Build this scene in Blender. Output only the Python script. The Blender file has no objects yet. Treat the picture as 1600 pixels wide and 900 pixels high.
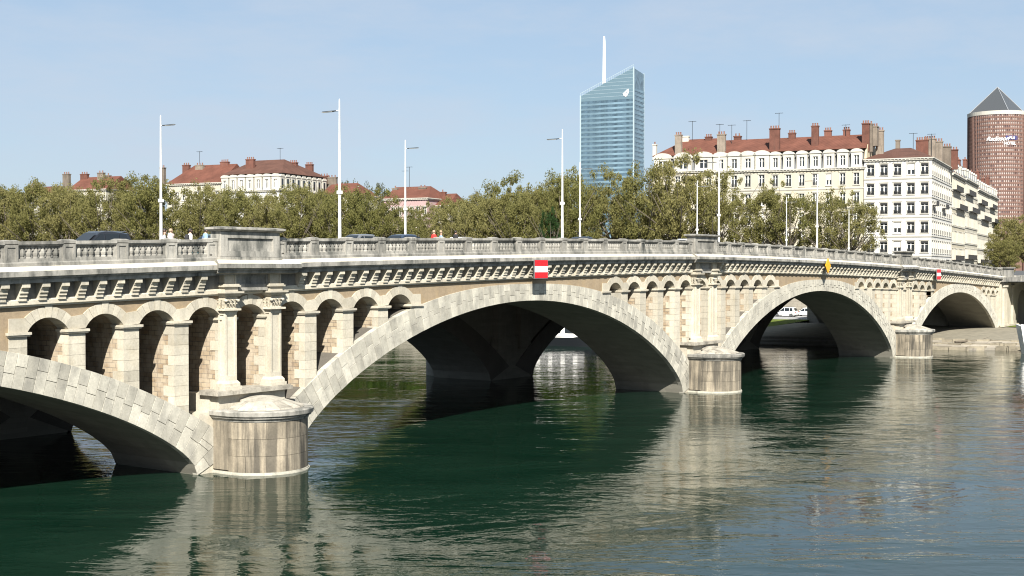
import bpy, bmesh, math, random
from mathutils import Vector, Matrix
RN = random.Random(11)
sc = bpy.context.scene
col = sc.collection
rad = math.radians

# ------------------------------------------------------------------ camera
F_PX = 1994.67
CAM = Vector((-51.214, -55.244, 11.5))
_a = math.atan((2221.79 - 800) / F_PX)
_p = math.atan((450 - 418.894) / F_PX)
FH = Vector((math.cos(_a), math.sin(_a), 0)); RH = Vector((math.sin(_a), -math.cos(_a), 0)); UZ = Vector((0, 0, 1))
FW = FH * math.cos(_p) - UZ * math.sin(_p); UP = UZ * math.cos(_p) + FH * math.sin(_p)
cd = bpy.data.cameras.new("camera"); cam = bpy.data.objects.new("camera", cd); col.objects.link(cam)
cd.sensor_width = 36.0; cd.lens = F_PX / 1600 * 36.0; cd.clip_start = 0.5; cd.clip_end = 9000
cam.matrix_world = Matrix(((RH.x, UP.x, -FW.x, CAM.x), (RH.y, UP.y, -FW.y, CAM.y), (RH.z, UP.z, -FW.z, CAM.z), (0, 0, 0, 1)))
sc.camera = cam

# ------------------------------------------------------------------ sky, sun, exposure
SUN_AZ, SUN_EL = rad(51.5), rad(39)            # azimuth of travel, measured from +Y towards +X
sd = Vector((math.sin(SUN_AZ) * math.cos(SUN_EL), math.cos(SUN_AZ) * math.cos(SUN_EL), -math.sin(SUN_EL)))
w = bpy.data.worlds.new("World"); sc.world = w; w.use_nodes = True
nt = w.node_tree; nt.nodes.clear()
def wn(t): return nt.nodes.new(t)
sky = wn('ShaderNodeTexSky'); sky.sky_type = 'NISHITA'; sky.sun_disc = False
sky.sun_elevation = SUN_EL; sky.sun_rotation = SUN_AZ + math.pi
sky.altitude = 170; sky.air_density = 1.0; sky.dust_density = 0.9; sky.ozone_density = 1.4
tc = wn('ShaderNodeTexCoord'); mp = wn('ShaderNodeMapping'); mp.inputs['Scale'].default_value = (1.2, 2.2, 7.0)
mp.inputs['Rotation'].default_value = (0.25, 0.2, 0.5)
nz = wn('ShaderNodeTexNoise'); nz.inputs['Scale'].default_value = 2.6; nz.inputs['Detail'].default_value = 6; nz.inputs['Roughness'].default_value = 0.62
cr = wn('ShaderNodeValToRGB'); cr.color_ramp.elements[0].position = 0.40; cr.color_ramp.elements[0].color = (0, 0, 0, 1)
cr.color_ramp.elements[1].position = 0.74; cr.color_ramp.elements[1].color = (0.75, 0.75, 0.75, 1)
mx = wn('ShaderNodeMixRGB'); mx.inputs['Color2'].default_value = (5.0, 5.7, 6.7, 1)
bg = wn('ShaderNodeBackground'); bg.inputs['Strength'].default_value = 0.05; out = wn('ShaderNodeOutputWorld')
L = nt.links.new
L(tc.outputs['Generated'], mp.inputs['Vector']); L(mp.outputs['Vector'], nz.inputs['Vector']); L(nz.outputs['Fac'], cr.inputs['Fac'])
L(cr.outputs['Color'], mx.inputs['Fac']); tint = wn('ShaderNodeMixRGB'); tint.blend_type = 'MULTIPLY'; tint.inputs['Fac'].default_value = 1.0; tint.inputs['Color2'].default_value = (1.06, 1.02, 1.04, 1); pale = wn('ShaderNodeMixRGB'); pale.inputs['Fac'].default_value = 0.62; pale.inputs['Color2'].default_value = (3.95, 5.25, 6.7, 1); L(sky.outputs['Color'], tint.inputs['Color1']); L(tint.outputs['Color'], pale.inputs['Color1']); L(pale.outputs['Color'], mx.inputs['Color1']); L(mx.outputs['Color'], bg.inputs['Color']); L(bg.outputs['Background'], out.inputs['Surface'])
sl = bpy.data.lights.new("sun", 'SUN'); sl.energy = 5.0; sl.angle = rad(0.5); sl.color = (1.0, 0.955, 0.87)
so = bpy.data.objects.new("sun", sl); col.objects.link(so); so.rotation_euler = sd.to_track_quat('-Z', 'Y').to_euler(); so.location = (0, -60, 120)
sc.view_settings.view_transform = 'Standard'; sc.view_settings.look = 'None'; sc.view_settings.gamma = 1; sc.view_settings.exposure = 1.25
sc.cycles.max_bounces = 8; sc.cycles.diffuse_bounces = 2; sc.cycles.filter_width = 1.1; sc.cycles.glossy_bounces = 4

# ------------------------------------------------------------------ pixel helpers (photograph pixels to points on real planes)
def ray(x, y): return FW * F_PX + RH * (x - 800) + UP * (450 - y)
def on_y(x, y, Y):
    d = ray(x, y); return CAM + d * ((Y - CAM.y) / d.y)
def at_depth(x, y, Z):
    d = ray(x, y); return CAM + d * (Z / (d.dot(FH)))
def proj(P):
    d = Vector(P) - CAM; z = d.dot(FW); return 800 + F_PX * d.dot(RH) / z, 450 - F_PX * d.dot(UP) / z

# ------------------------------------------------------------------ mesh builder
class MB:
    def __init__(s): s.v = []; s.f = []; s.m = []
    def face(s, pts, mi=0):
        n = len(s.v); s.v += [tuple(p) for p in pts]; s.f.append(tuple(range(n, n + len(pts)))); s.m.append(mi)
    def idx(s, faces, verts, mi=0):
        n = len(s.v); s.v += [tuple(p) for p in verts]
        for f in faces: s.f.append(tuple(i + n for i in f)); s.m.append(mi)
    def hexa(s, p, mi=0):
        s.idx([(0, 3, 2, 1), (4, 5, 6, 7), (0, 1, 5, 4), (1, 2, 6, 5), (2, 3, 7, 6), (3, 0, 4, 7)], p, mi)
    def box(s, x0, x1, y0, y1, z0, z1, mi=0):
        s.hexa([(x0, y0, z0), (x1, y0, z0), (x1, y1, z0), (x0, y1, z0), (x0, y0, z1), (x1, y0, z1), (x1, y1, z1), (x0, y1, z1)], mi)
    def frus(s, b, z0, t, z1, mi=0):          # b,t = (x0,x1,y0,y1)
        s.hexa([(b[0], b[2], z0), (b[1], b[2], z0), (b[1], b[3], z0), (b[0], b[3], z0), (t[0], t[2], z1), (t[1], t[2], z1), (t[1], t[3], z1), (t[0], t[3], z1)], mi)
    def prism_y(s, poly, y0, y1, mi=0):       # poly of (x,z)
        n = len(poly); v = [(x, y0, z) for x, z in poly] + [(x, y1, z) for x, z in poly]
        s.idx([tuple(range(n)), tuple(range(2 * n - 1, n - 1, -1))] + [(i, i + n, (i + 1) % n + n, (i + 1) % n) for i in range(n)], v, mi)
    def prism_x(s, poly, x0, x1, mi=0):       # poly of (y,z)
        n = len(poly); v = [(x0, y, z) for y, z in poly] + [(x1, y, z) for y, z in poly]
        s.idx([tuple(range(n)), tuple(range(2 * n - 1, n - 1, -1))] + [(i, i + n, (i + 1) % n + n, (i + 1) % n) for i in range(n)], v, mi)
    def prism_z(s, poly, z0, z1, mi=0):
        n = len(poly); v = [(x, y, z0) for x, y in poly] + [(x, y, z1) for x, y in poly]
        s.idx([tuple(range(n - 1, -1, -1)), tuple(range(n, 2 * n))] + [(i, (i + 1) % n, (i + 1) % n + n, i + n) for i in range(n)], v, mi)
    def loft(s, rings, mi=0, caps=True, closed=True):
        n = len(rings[0]); v = [p for r in rings for p in r]; f = []
        for k in range(len(rings) - 1):
            for i in range(n if closed else n - 1):
                j = (i + 1) % n; f.append((k * n + i, k * n + j, (k + 1) * n + j, (k + 1) * n + i))
        if caps and closed: f += [tuple(range(n - 1, -1, -1)), tuple(range((len(rings) - 1) * n, len(rings) * n))]
        s.idx(f, v, mi)
    def lathe(s, prof, n=16, cx=0, cy=0, a0=0, a1=2 * math.pi, mi=0, caps=True):
        full = abs(a1 - a0 - 2 * math.pi) < 1e-6
        k = n if full else n + 1
        rings = [[(cx + r * math.cos(a0 + (a1 - a0) * i / n), cy + r * math.sin(a0 + (a1 - a0) * i / n), z) for i in range(k)] for r, z in prof]
        s.loft(rings, mi, caps and full, full)
    def tube(s, p0, p1, r0, r1=None, n=8, mi=0, caps=True):
        r1 = r0 if r1 is None else r1
        p0 = Vector(p0); p1 = Vector(p1); d = (p1 - p0).normalized()
        q = Vector((1, 0, 0)) if abs(d.x) < 0.8 else Vector((0, 1, 0))
        e1 = d.cross(q).normalized(); e2 = d.cross(e1)
        s.loft([[p + (e1 * math.cos(2 * math.pi * i / n) + e2 * math.sin(2 * math.pi * i / n)) * r for i in range(n)] for p, r in ((p0, r0), (p1, r1))], mi, caps)
    def mesh(s, name, mats, smooth=False, fix=True):
        me = bpy.data.meshes.new(name); me.from_pydata(s.v, [], s.f)
        for m in mats if isinstance(mats, (list, tuple)) else [mats]: me.materials.append(m)
        if any(s.m): me.polygons.foreach_set('material_index', s.m)
        if fix:
            bm = bmesh.new(); bm.from_mesh(me); bmesh.ops.recalc_face_normals(bm, faces=bm.faces); bm.to_mesh(me); bm.free()
        if smooth: me.polygons.foreach_set('use_smooth', [True] * len(me.polygons))
        me.update(); return me
    def build(s, name, mats, parent=None, loc=(0, 0, 0), smooth=False, fix=True):
        return place(s.mesh(name, mats, smooth, fix), name, parent, loc)
def place(me, name, parent=None, loc=(0, 0, 0), rz=0.0, scale=None):
    o = bpy.data.objects.new(name, me); col.objects.link(o)
    o.location = loc
    if rz: o.rotation_euler = (0, 0, rz)
    if scale is not None: o.scale = scale
    if parent: o.parent = parent
    return o
def smooth_by_angle(o, deg=40):
    me = o.data
    me.polygons.foreach_set('use_smooth', [True] * len(me.polygons))
    bm = bmesh.new(); bm.from_mesh(me)
    for e in bm.edges:
        if len(e.link_faces) == 2 and e.calc_face_angle(0) > rad(deg): e.smooth = False
        elif len(e.link_faces) != 2: e.smooth = False
    bm.to_mesh(me); bm.free()
def tag(o, label=None, cat=None, group=None, kind=None):
    if label: o['label'] = label
    if cat: o['category'] = cat
    if group: o['group'] = group
    if kind: o['kind'] = kind
    return o
def thing(name, label, cat, loc=(0, 0, 0), rz=0, group=None):
    o = bpy.data.objects.new(name, None); col.objects.link(o); o.location = loc; o.rotation_euler = (0, 0, rz); o.empty_display_size = 0.5
    return tag(o, label, cat, group)
def copy_thing(root, loc, rz=None, label=None, group=None, swap=None):
    def cp(o, parent):
        c = o.copy(); col.objects.link(c); c.parent = parent
        for ch in o.children: cp(ch, c)
        return c
    r = cp(root, None); r.location = loc
    if rz is not None: r.rotation_euler = (0, 0, rz)
    if label: r['label'] = label
    if group: r['group'] = group
    return r

# ------------------------------------------------------------------ materials
def mat(name, color, rough=0.8, metal=0.0, spec=None):
    m = bpy.data.materials.new(name); m.use_nodes = True; b = m.node_tree.nodes['Principled BSDF']
    b.inputs['Base Color'].default_value = (*color, 1); b.inputs['Roughness'].default_value = rough; b.inputs['Metallic'].default_value = metal
    if spec is not None: b.inputs['Specular IOR Level'].default_value = spec
    return m
class NB:
    def __init__(s, m): s.t = m.node_tree; s.b = s.t.nodes['Principled BSDF']
    def n(s, t, **k):
        x = s.t.nodes.new(t)
        for a, v in k.items(): setattr(x, a, v)
        return x
    def l(s, a, b): s.t.links.new(a, b)
    def noise(s, scale, detail=5, rough=0.6, vec=None, dist=0.0):
        x = s.n('ShaderNodeTexNoise'); x.inputs['Scale'].default_value = scale; x.inputs['Detail'].default_value = detail; x.inputs['Roughness'].default_value = rough; x.inputs['Distortion'].default_value = dist
        if vec is not None: s.l(vec, x.inputs['Vector'])
        return x.outputs['Fac']
    def pos(s, scale=(1, 1, 1)):
        g = s.n('ShaderNodeNewGeometry'); mpn = s.n('ShaderNodeMapping'); mpn.inputs['Scale'].default_value = scale; s.l(g.outputs['Position'], mpn.inputs['Vector']); return mpn.outputs['Vector']
    def obj(s, scale=(1, 1, 1)):
        g = s.n('ShaderNodeTexCoord'); mpn = s.n('ShaderNodeMapping'); mpn.inputs['Scale'].default_value = scale; s.l(g.outputs['Object'], mpn.inputs['Vector']); return mpn.outputs['Vector']
    def ramp(s, fac, stops):
        r = s.n('ShaderNodeValToRGB'); e = r.color_ramp.elements
        while len(e) < len(stops): e.new(0.5)
        for i, (p, c) in enumerate(stops):
            e[i].position = p; e[i].color = (*c, 1) if isinstance(c, tuple) else (c, c, c, 1)
        s.l(fac, r.inputs['Fac']); return r.outputs['Color']
    def mix(s, fac, a, b, mode='MIX'):
        x = s.n('ShaderNodeMixRGB', blend_type=mode)
        for v, i in ((fac, 'Fac'), (a, 'Color1'), (b, 'Color2')):
            if isinstance(v, (int, float)): x.inputs[i].default_value = v if i == 'Fac' else (v, v, v, 1)
            elif isinstance(v, tuple): x.inputs[i].default_value = (*v, 1)
            else: s.l(v, x.inputs[i])
        return x.outputs['Color']
    def rnd(s): return s.n('ShaderNodeObjectInfo').outputs['Random']
    def bump(s, h, strength=0.3, dist=0.02):
        x = s.n('ShaderNodeBump'); x.inputs['Strength'].default_value = strength; x.inputs['Distance'].default_value = dist; s.l(h, x.inputs['Height']); s.l(x.outputs['Normal'], s.b.inputs['Normal'])
    def color(s, c): s.l(c, s.b.inputs['Base Color'])
def stone(name, base, var=0.18, stain=0.35, stain_col=(0.10, 0.095, 0.085), streak=(2.2, 2.2, 0.22), rnd_amt=0.16, thr=(0.5, 0.72), patch=None, bump=0.5):
    m = mat(name, base, 0.88, spec=0.25); k = NB(m)
    lo = tuple(c * (1 - var) for c in base); hi = tuple(min(0.9, c * (1 + var * 0.55)) for c in base)
    c = k.ramp(k.noise(0.7, 6, 0.65, k.pos()), [(0.3, lo), (0.7, hi)])
    if patch:
        c = k.mix(k.ramp(k.noise(1.3, 5, 0.6, k.pos((1, 1, 0.8))), [(0.5, 0.0), (0.68, patch[1])]), c, patch[0])
    f = k.ramp(k.noise(1.0, 5, 0.62, k.pos(streak)), [(thr[0], 0.0), (thr[1], stain)])
    f2 = k.ramp(k.noise(0.16, 3, 0.6, k.pos()), [(0.34, 0.45), (0.62, 1.0)])
    c = k.mix(k.mix(1.0, f, f2, 'MULTIPLY'), c, stain_col)
    c = k.mix(1.0, c, k.ramp(k.noise(9, 4, 0.7, k.pos()), [(0.25, 0.80), (0.75, 1.10)]), 'MULTIPLY')
    if rnd_amt: c = k.mix(1.0, c, k.ramp(k.rnd(), [(0.0, 1 - rnd_amt), (1.0, 1.0 + rnd_amt * 0.35)]), 'MULTIPLY')
    k.color(c); k.bump(k.noise(14, 6, 0.7, k.pos()), bump, 0.02)
    return m
M = {}
M['stone'] = stone('cream limestone', (0.49, 0.45, 0.365), 0.16, 0.5, (0.17, 0.155, 0.13), thr=(0.52, 0.74), rnd_amt=0.22, patch=((0.42, 0.365, 0.265), 0.5))
M['vous'] = stone('voussoir limestone', (0.47, 0.445, 0.375), 0.22, 0.8, (0.15, 0.145, 0.13), streak=(0.9, 0.9, 0.5), rnd_amt=0.26, thr=(0.47, 0.70), patch=((0.33, 0.315, 0.275), 0.6))
M['mortar'] = stone('old mortar and void shade', (0.11, 0.10, 0.085), 0.2, 0.3, rnd_amt=0)
M['weather'] = stone('weathered grey stone', (0.335, 0.32, 0.285), 0.3, 0.95, (0.045, 0.05, 0.047), streak=(1.5, 1.5, 0.45), rnd_amt=0.25, thr=(0.43, 0.66))
M['ledge'] = stone('pale ledge stone', (0.52, 0.48, 0.40), 0.12, 0.5, (0.10, 0.095, 0.085), streak=(0.7, 0.7, 3), rnd_amt=0, thr=(0.55, 0.75))
M['brown'] = stone('ochre spandrel stone', (0.29, 0.225, 0.15), 0.15, 0.25, (0.12, 0.09, 0.06), rnd_amt=0, patch=((0.34, 0.25, 0.14), 0.5))
M['cutw'] = stone('stained cutwater stone', (0.35, 0.30, 0.225), 0.35, 0.97, (0.06, 0.055, 0.046), streak=(2.4, 2.4, 0.18), rnd_amt=0.2, thr=(0.34, 0.57))
M['plinth'] = stone('lime crusted plinth', (0.42, 0.40, 0.335), 0.25, 0.6, rnd_amt=0, streak=(2, 2, 2))
M['capst'] = stone('cutwater cap stone', (0.40, 0.37, 0.31), 0.25, 0.85, (0.10, 0.09, 0.075), streak=(2, 2, 1.2), rnd_amt=0.2, thr=(0.45, 0.68))
M['shade'] = stone('soot greyed stone', (0.21, 0.20, 0.18), 0.2, 0.7, (0.05, 0.048, 0.045), rnd_amt=0)  # grey frieze stone, darkened so its colour carries the shade under the cornice
def rubble():
    m = mat('rubble masonry', (0.3, 0.2, 0.14), 0.9, spec=0.2); k = NB(m)
    br = k.n('ShaderNodeTexBrick'); br.inputs['Scale'].default_value = 1.0
    g = k.n('ShaderNodeNewGeometry'); sx = k.n('ShaderNodeSeparateXYZ'); cx = k.n('ShaderNodeCombineXYZ'); ad = k.n('ShaderNodeMath', operation='ADD')
    k.l(g.outputs['Position'], sx.inputs[0]); k.l(sx.outputs['X'], ad.inputs[0]); k.l(sx.outputs['Y'], ad.inputs[1]); k.l(ad.outputs[0], cx.inputs['X']); k.l(sx.outputs['Z'], cx.inputs['Y']); k.l(cx.outputs[0], br.inputs['Vector'])
    br.inputs['Color1'].default_value = (0.25, 0.18, 0.115, 1); br.inputs['Color2'].default_value = (0.36, 0.295, 0.205, 1); br.inputs['Mortar'].default_value = (0.14, 0.12, 0.10, 1)
    br.inputs['Mortar Size'].default_value = 0.018; br.inputs['Brick Width'].default_value = 0.48; br.inputs['Row Height'].default_value = 0.26; br.inputs['Bias'].default_value = 0.1
    c = k.mix(k.ramp(k.noise(1.1, 5, 0.65, k.pos()), [(0.4, 0.0), (0.65, 0.75)]), br.outputs['Color'], (0.42, 0.36, 0.28))
    c = k.mix(k.ramp(k.noise(2.3, 5, 0.65, k.pos((1, 1, .4))), [(0.55, 0.0), (0.7, 0.6)]), c, (0.12, 0.09, 0.07))
    k.color(c); k.bump(br.outputs['Fac'], 0.6, -0.03); return m
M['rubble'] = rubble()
def courses(name, base, bw, bh, mortar=(0.16, 0.14, 0.12), ms=0.02, stain=0.4, axis='XY'):
    m = mat(name, base, 0.9, spec=0.2); k = NB(m)
    br = k.n('ShaderNodeTexBrick'); br.inputs['Scale'].default_value = 1.0
    g = k.n('ShaderNodeNewGeometry'); sx = k.n('ShaderNodeSeparateXYZ'); cx = k.n('ShaderNodeCombineXYZ'); ad = k.n('ShaderNodeMath', operation='ADD')
    k.l(g.outputs['Position'], sx.inputs[0]); k.l(sx.outputs['X'], ad.inputs[0]); k.l(sx.outputs['Y'], ad.inputs[1]); k.l(ad.outputs[0], cx.inputs['X']); k.l(sx.outputs['Z'], cx.inputs['Y']); k.l(cx.outputs[0], br.inputs['Vector'])
    br.inputs['Color1'].default_value = (*(c * 0.9 for c in base), 1); br.inputs['Color2'].default_value = (*(min(.9, c * 1.08) for c in base), 1); br.inputs['Mortar'].default_value = (*mortar, 1)
    br.inputs['Mortar Size'].default_value = ms; br.inputs['Brick Width'].default_value = bw; br.inputs['Row Height'].default_value = bh
    c = k.mix(k.ramp(k.noise(0.8, 5, 0.65, k.pos((1, 1, .5))), [(0.48, 0.0), (0.72, stain)]), br.outputs['Color'], (0.12, 0.11, 0.09))
    k.color(c); k.bump(br.outputs['Fac'], 0.5, -0.02); return m
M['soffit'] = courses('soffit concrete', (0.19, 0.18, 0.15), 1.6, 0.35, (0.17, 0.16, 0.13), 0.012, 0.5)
M['quaywall'] = courses('quay wall masonry', (0.22, 0.20, 0.165), 1.2, 0.5, stain=0.55)
def asphalt(name, base):
    m = mat(name, (base,) * 3, 0.9); k = NB(m); k.color(k.ramp(k.noise(0.6, 6, 0.7, k.pos()), [(0.3, (base * .8,) * 3), (0.7, (base * 1.25,) * 3)])); return m
M['asphalt'] = asphalt('asphalt', 0.055); M['pave'] = asphalt('pavement', 0.25); M['sand'] = stone('bank concrete', (0.21, 0.19, 0.145), 0.25, 0.4, rnd_amt=0, streak=(1, 1, 1))
M['ground'] = asphalt('city ground', 0.16)
def grass():
    m = mat('grass', (0.07, 0.11, 0.02), 0.95, spec=0.1); k = NB(m); k.color(k.ramp(k.noise(1.2, 6, 0.7, k.pos()), [(0.3, (0.06, 0.09, 0.018)), (0.7, (0.13, 0.15, 0.03))])); return m
M['grass'] = grass()
def leaf(name, a, b, c):
    m = mat(name, b, 0.75, spec=0.15); k = NB(m)
    f = k.ramp(k.noise(0.45, 3, 0.6, k.pos()), [(0.3, a), (0.5, b), (0.72, c)])
    f = k.mix(0.55, f, k.ramp(k.rnd(), [(0.0, a), (1.0, c)])); k.color(f)
    k.b.inputs['Subsurface Weight'].default_value = 0.0
    t = k.n('ShaderNodeBsdfTranslucent'); k.l(f, t.inputs['Color']); ms = k.n('ShaderNodeMixShader'); ms.inputs['Fac'].default_value = 0.5
    o = m.node_tree.nodes['Material Output']; k.l(k.b.outputs[0], ms.inputs[1]); k.l(t.outputs[0], ms.inputs[2]); k.l(ms.outputs[0], o.inputs['Surface']); return m
M['leaf'] = leaf('spring plane leaves', (0.140, 0.140, 0.044), (0.200, 0.192, 0.064), (0.255, 0.228, 0.098))
M['leafdark'] = leaf('evergreen leaves', (0.018, 0.04, 0.014), (0.025, 0.055, 0.018), (0.035, 0.07, 0.02))
M['leafpale'] = leaf('pale new leaves', (0.10, 0.105, 0.05), (0.12, 0.125, 0.06), (0.15, 0.14, 0.075))
M['bark'] = stone('bark', (0.13, 0.11, 0.085), 0.3, 0.3, rnd_amt=0.1)
M['leafgreen'] = leaf('bright green leaves', (0.045, 0.085, 0.012), (0.07, 0.12, 0.02), (0.10, 0.15, 0.03)); M['revet'] = stone('river stained blocks', (0.25, 0.22, 0.165), 0.3, 0.8, (0.08, 0.07, 0.055), streak=(1, 1, 2), rnd_amt=0.35)
M['pole'] = stone('worn white pole paint', (0.62, 0.62, 0.60), 0.1, 0.25, rnd_amt=0.1); M['white'] = mat('white paint', (0.78, 0.77, 0.74), 0.45); M['lampdark'] = mat('lamp head grey', (0.06, 0.065, 0.07), 0.4, 0.6); M['lens'] = mat('lamp lens', (0.5, 0.5, 0.48), 0.2)
M['red'] = mat('sign red', (0.55, 0.012, 0.018), 0.4); M['signw'] = mat('sign white', (0.8, 0.8, 0.8), 0.4); M['yellow'] = mat('sign amber', (0.72, 0.33, 0.01), 0.4); M['steel'] = mat('galvanised steel', (0.35, 0.36, 0.37), 0.4, 0.8)
def plaster(name, base, dirt=0.25):
    m = mat(name, base, 0.85, spec=0.2); k = NB(m)
    c = k.ramp(k.noise(0.25, 5, 0.6, k.pos((1, 1, 0.5))), [(0.3, tuple(v * 0.86 for v in base)), (0.7, tuple(min(.85, v * 1.05) for v in base))])
    c = k.mix(k.ramp(k.noise(0.9, 5, 0.6, k.pos((1, 1, .15))), [(0.55, 0.0), (0.8, dirt)]), c, tuple(v * 0.5 for v in base)); k.color(c); return m
M['cream'] = plaster('cream facade', (0.43, 0.39, 0.30)); M['pale'] = plaster('pale facade', (0.41, 0.385, 0.315)); M['whitew'] = plaster('white facade', (0.50, 0.49, 0.46), 0.35); M['pinkw'] = plaster('pink facade', (0.36, 0.25, 0.245)); M['greyw'] = plaster('grey facade', (0.42, 0.40, 0.37)); M['yell'] = plaster('ochre gable', (0.46, 0.40, 0.28))
M['trim'] = plaster('white stone trim', (0.45, 0.43, 0.375), 0.35)
def tiles(name, base):
    m = mat(name, base, 0.85, spec=0.2); k = NB(m)
    c = k.ramp(k.noise(0.35, 6, 0.7, k.obj()), [(0.3, tuple(v * 0.7 for v in base)), (0.7, tuple(v * 1.2 for v in base))])
    wv = k.n('ShaderNodeTexWave'); wv.inputs['Scale'].default_value = 1.1; wv.inputs['Distortion'].default_value = 1.0; k.l(k.obj((1, 0.0, 0)), wv.inputs['Vector'])
    c = k.mix(1.0, c, k.ramp(wv.outputs['Fac'], [(0.0, 0.86), (1.0, 1.08)]), 'MULTIPLY'); k.color(c); k.bump(wv.outputs['Fac'], 0.5, 0.05); return m
M['tile'] = tiles('red roof tiles', (0.118, 0.048, 0.033)); M['tile2'] = tiles('brown roof tiles', (0.095, 0.047, 0.034)); M['slate'] = tiles('grey slate', (0.13, 0.135, 0.14))
M['brick'] = stone('chimney brick', (0.155, 0.068, 0.05), 0.3, 0.5, (0.08, 0.06, 0.05), rnd_amt=0.25); M['chst'] = stone('chimney render', (0.215, 0.18, 0.145), 0.3, 0.6, (0.07, 0.06, 0.05), rnd_amt=0.35); M['pot'] = mat('chimney pot', (0.18, 0.085, 0.06), 0.85)
M['glassd'] = mat('dark window glass', (0.02, 0.024, 0.028), 0.08, 0.0, 0.5); M['frame'] = mat('window frame white', (0.62, 0.61, 0.57), 0.5); M['iron'] = mat('black ironwork', (0.02, 0.02, 0.02), 0.5); M['zinc'] = mat('zinc', (0.30, 0.31, 0.32), 0.4, 0.4); M['blind'] = mat('window blind', (0.55, 0.53, 0.48), 0.8); M['shutter'] = mat('grey shutter', (0.34, 0.33, 0.31), 0.7)
M['rubber'] = mat('rubber', (0.02, 0.02, 0.02), 0.8); M['cglass'] = mat('car glass', (0.012, 0.015, 0.018), 0.04, 0.0, 0.6); M['chrome'] = mat('bright metal', (0.6, 0.6, 0.62), 0.2, 1.0); M['lampw'] = mat('headlamp lens', (0.7, 0.72, 0.75), 0.1); M['lampr'] = mat('tail lamp lens', (0.35, 0.01, 0.01), 0.15)
def paint(n, c): 
    m = mat(n, c, 0.3, 0.0); m.node_tree.nodes['Principled BSDF'].inputs['Coat Weight'].default_value = 0.8; return m
M['pblack'] = paint('black car paint', (0.012, 0.013, 0.016)); M['pblue'] = paint('dark blue car paint', (0.018, 0.03, 0.055)); M['pteal'] = paint('teal car paint', (0.06, 0.17, 0.19)); M['pwhite'] = paint('white car paint', (0.72, 0.72, 0.7)); M['pgrey'] = paint('grey car paint', (0.12, 0.125, 0.13))
M['skin'] = mat('skin', (0.42, 0.25, 0.18), 0.6); M['hairb'] = mat('dark hair', (0.02, 0.014, 0.01), 0.6); M['hairg'] = mat('fair hair', (0.3, 0.22, 0.14), 0.6)
M['cwhite'] = mat('white cotton', (0.72, 0.70, 0.68), 0.9); M['cpink'] = mat('pale pink cotton', (0.68, 0.56, 0.53), 0.9); M['cblack'] = mat('black cloth', (0.02, 0.02, 0.022), 0.9); M['cred'] = mat('red cloth', (0.55, 0.03, 0.025), 0.9); M['cblue'] = mat('light blue cloth', (0.22, 0.33, 0.50), 0.9); M['jean'] = mat('denim', (0.06, 0.08, 0.13), 0.9)

# ------------------------------------------------------------------ water
def water():
    m = mat('river water', (0.003, 0.015, 0.008), 0.03); k = NB(m); k.b.inputs['IOR'].default_value = 1.333
    def flow(sc_):
        g = k.n('ShaderNodeNewGeometry'); m1 = k.n('ShaderNodeMapping'); m1.inputs['Rotation'].default_value = (0, 0, math.atan2(0.814, 0.580)); m2 = k.n('ShaderNodeMapping'); m2.inputs['Scale'].default_value = sc_
        k.l(g.outputs['Position'], m1.inputs['Vector']); k.l(m1.outputs['Vector'], m2.inputs['Vector']); return m2.outputs['Vector']
    n1 = k.noise(0.42, 4, 0.52, flow((0.85, 1.0, 1)), 0.9); n2 = k.noise(1.7, 3, 0.55, flow((0.8, 1.0, 1)), 0.7); n0 = k.noise(0.085, 4, 0.58, flow((0.45, 1.3, 1)), 1.8); n3 = k.noise(5.0, 2, 0.5, flow((0.7, 1.0, 1)))
    ad = k.n('ShaderNodeMath', operation='MULTIPLY_ADD'); k.l(n2, ad.inputs[0]); ad.inputs[1].default_value = 0.25; k.l(n1, ad.inputs[2]); a3 = k.n('ShaderNodeMath', operation='MULTIPLY_ADD'); k.l(n3, a3.inputs[0]); a3.inputs[1].default_value = 0.045; k.l(ad.outputs[0], a3.inputs[2]); ad = a3
    mu = k.n('ShaderNodeMath', operation='MULTIPLY'); k.l(ad.outputs[0], mu.inputs[0]); k.l(k.ramp(n0, [(0.36, 0.28), (0.62, 1.15)]), mu.inputs[1])
    k.bump(mu.outputs[0], 0.23, 0.22)
    k.color(k.ramp(n0, [(0.3, (0.0020, 0.0115, 0.0065)), (0.7, (0.0060, 0.0200, 0.0120))]))
    return m
M['water'] = water()
mb = MB(); mb.face([(-62, -900, 0), (420, -900, 0), (260, 1500, 0), (-62, 1500, 0)])
tag(mb.build('river', M['water']), kind='structure')
mb = MB(); mb.face([(-3500, -3500, -2.2), (5500, -3500, -2.2), (5500, 5500, -2.2), (-3500, 5500, -2.2)])
tag(mb.build('ground', M['ground']), kind='structure')

# ------------------------------------------------------------------ bridge geometry
PIER = [0.0, 57.2, 114.4]
XL, XR = -34.0, 164.0
def zl(x):
    d = x - 57.2; return 12.55 - (8.5e-4 if d < 0 else 9.6e-4) * abs(d) ** 1.7
def zs(x): return zl(x) - (1.72 - 0.16 * min(1, max(0, x / 50)))
ARCH = [(-27.6, 23.84, 7.2), (28.6, 24.84, 9.03), (85.8, 24.84, 8.93), (139.3, 21.2, 7.95)]
def intr(A, x):
    c, a, b = A; t = min(1, abs(x - c) / a); return b * (0.5 * math.sqrt(1 - t * t) + 0.5 * (1 - t * t))
def extr(A, x):
    c, a, b = A; return b + 1.28 - 0.68 * (b / 9.0) * (24.84 / a) ** 2.5 * (abs(x - c) / 10) ** 2.5
def ext_at(x): return max(extr(A, x) for A in ARCH)
bridge = thing('arch_bridge', 'long pale stone arch bridge with arcaded spandrels crossing the whole river', 'bridge')

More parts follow.
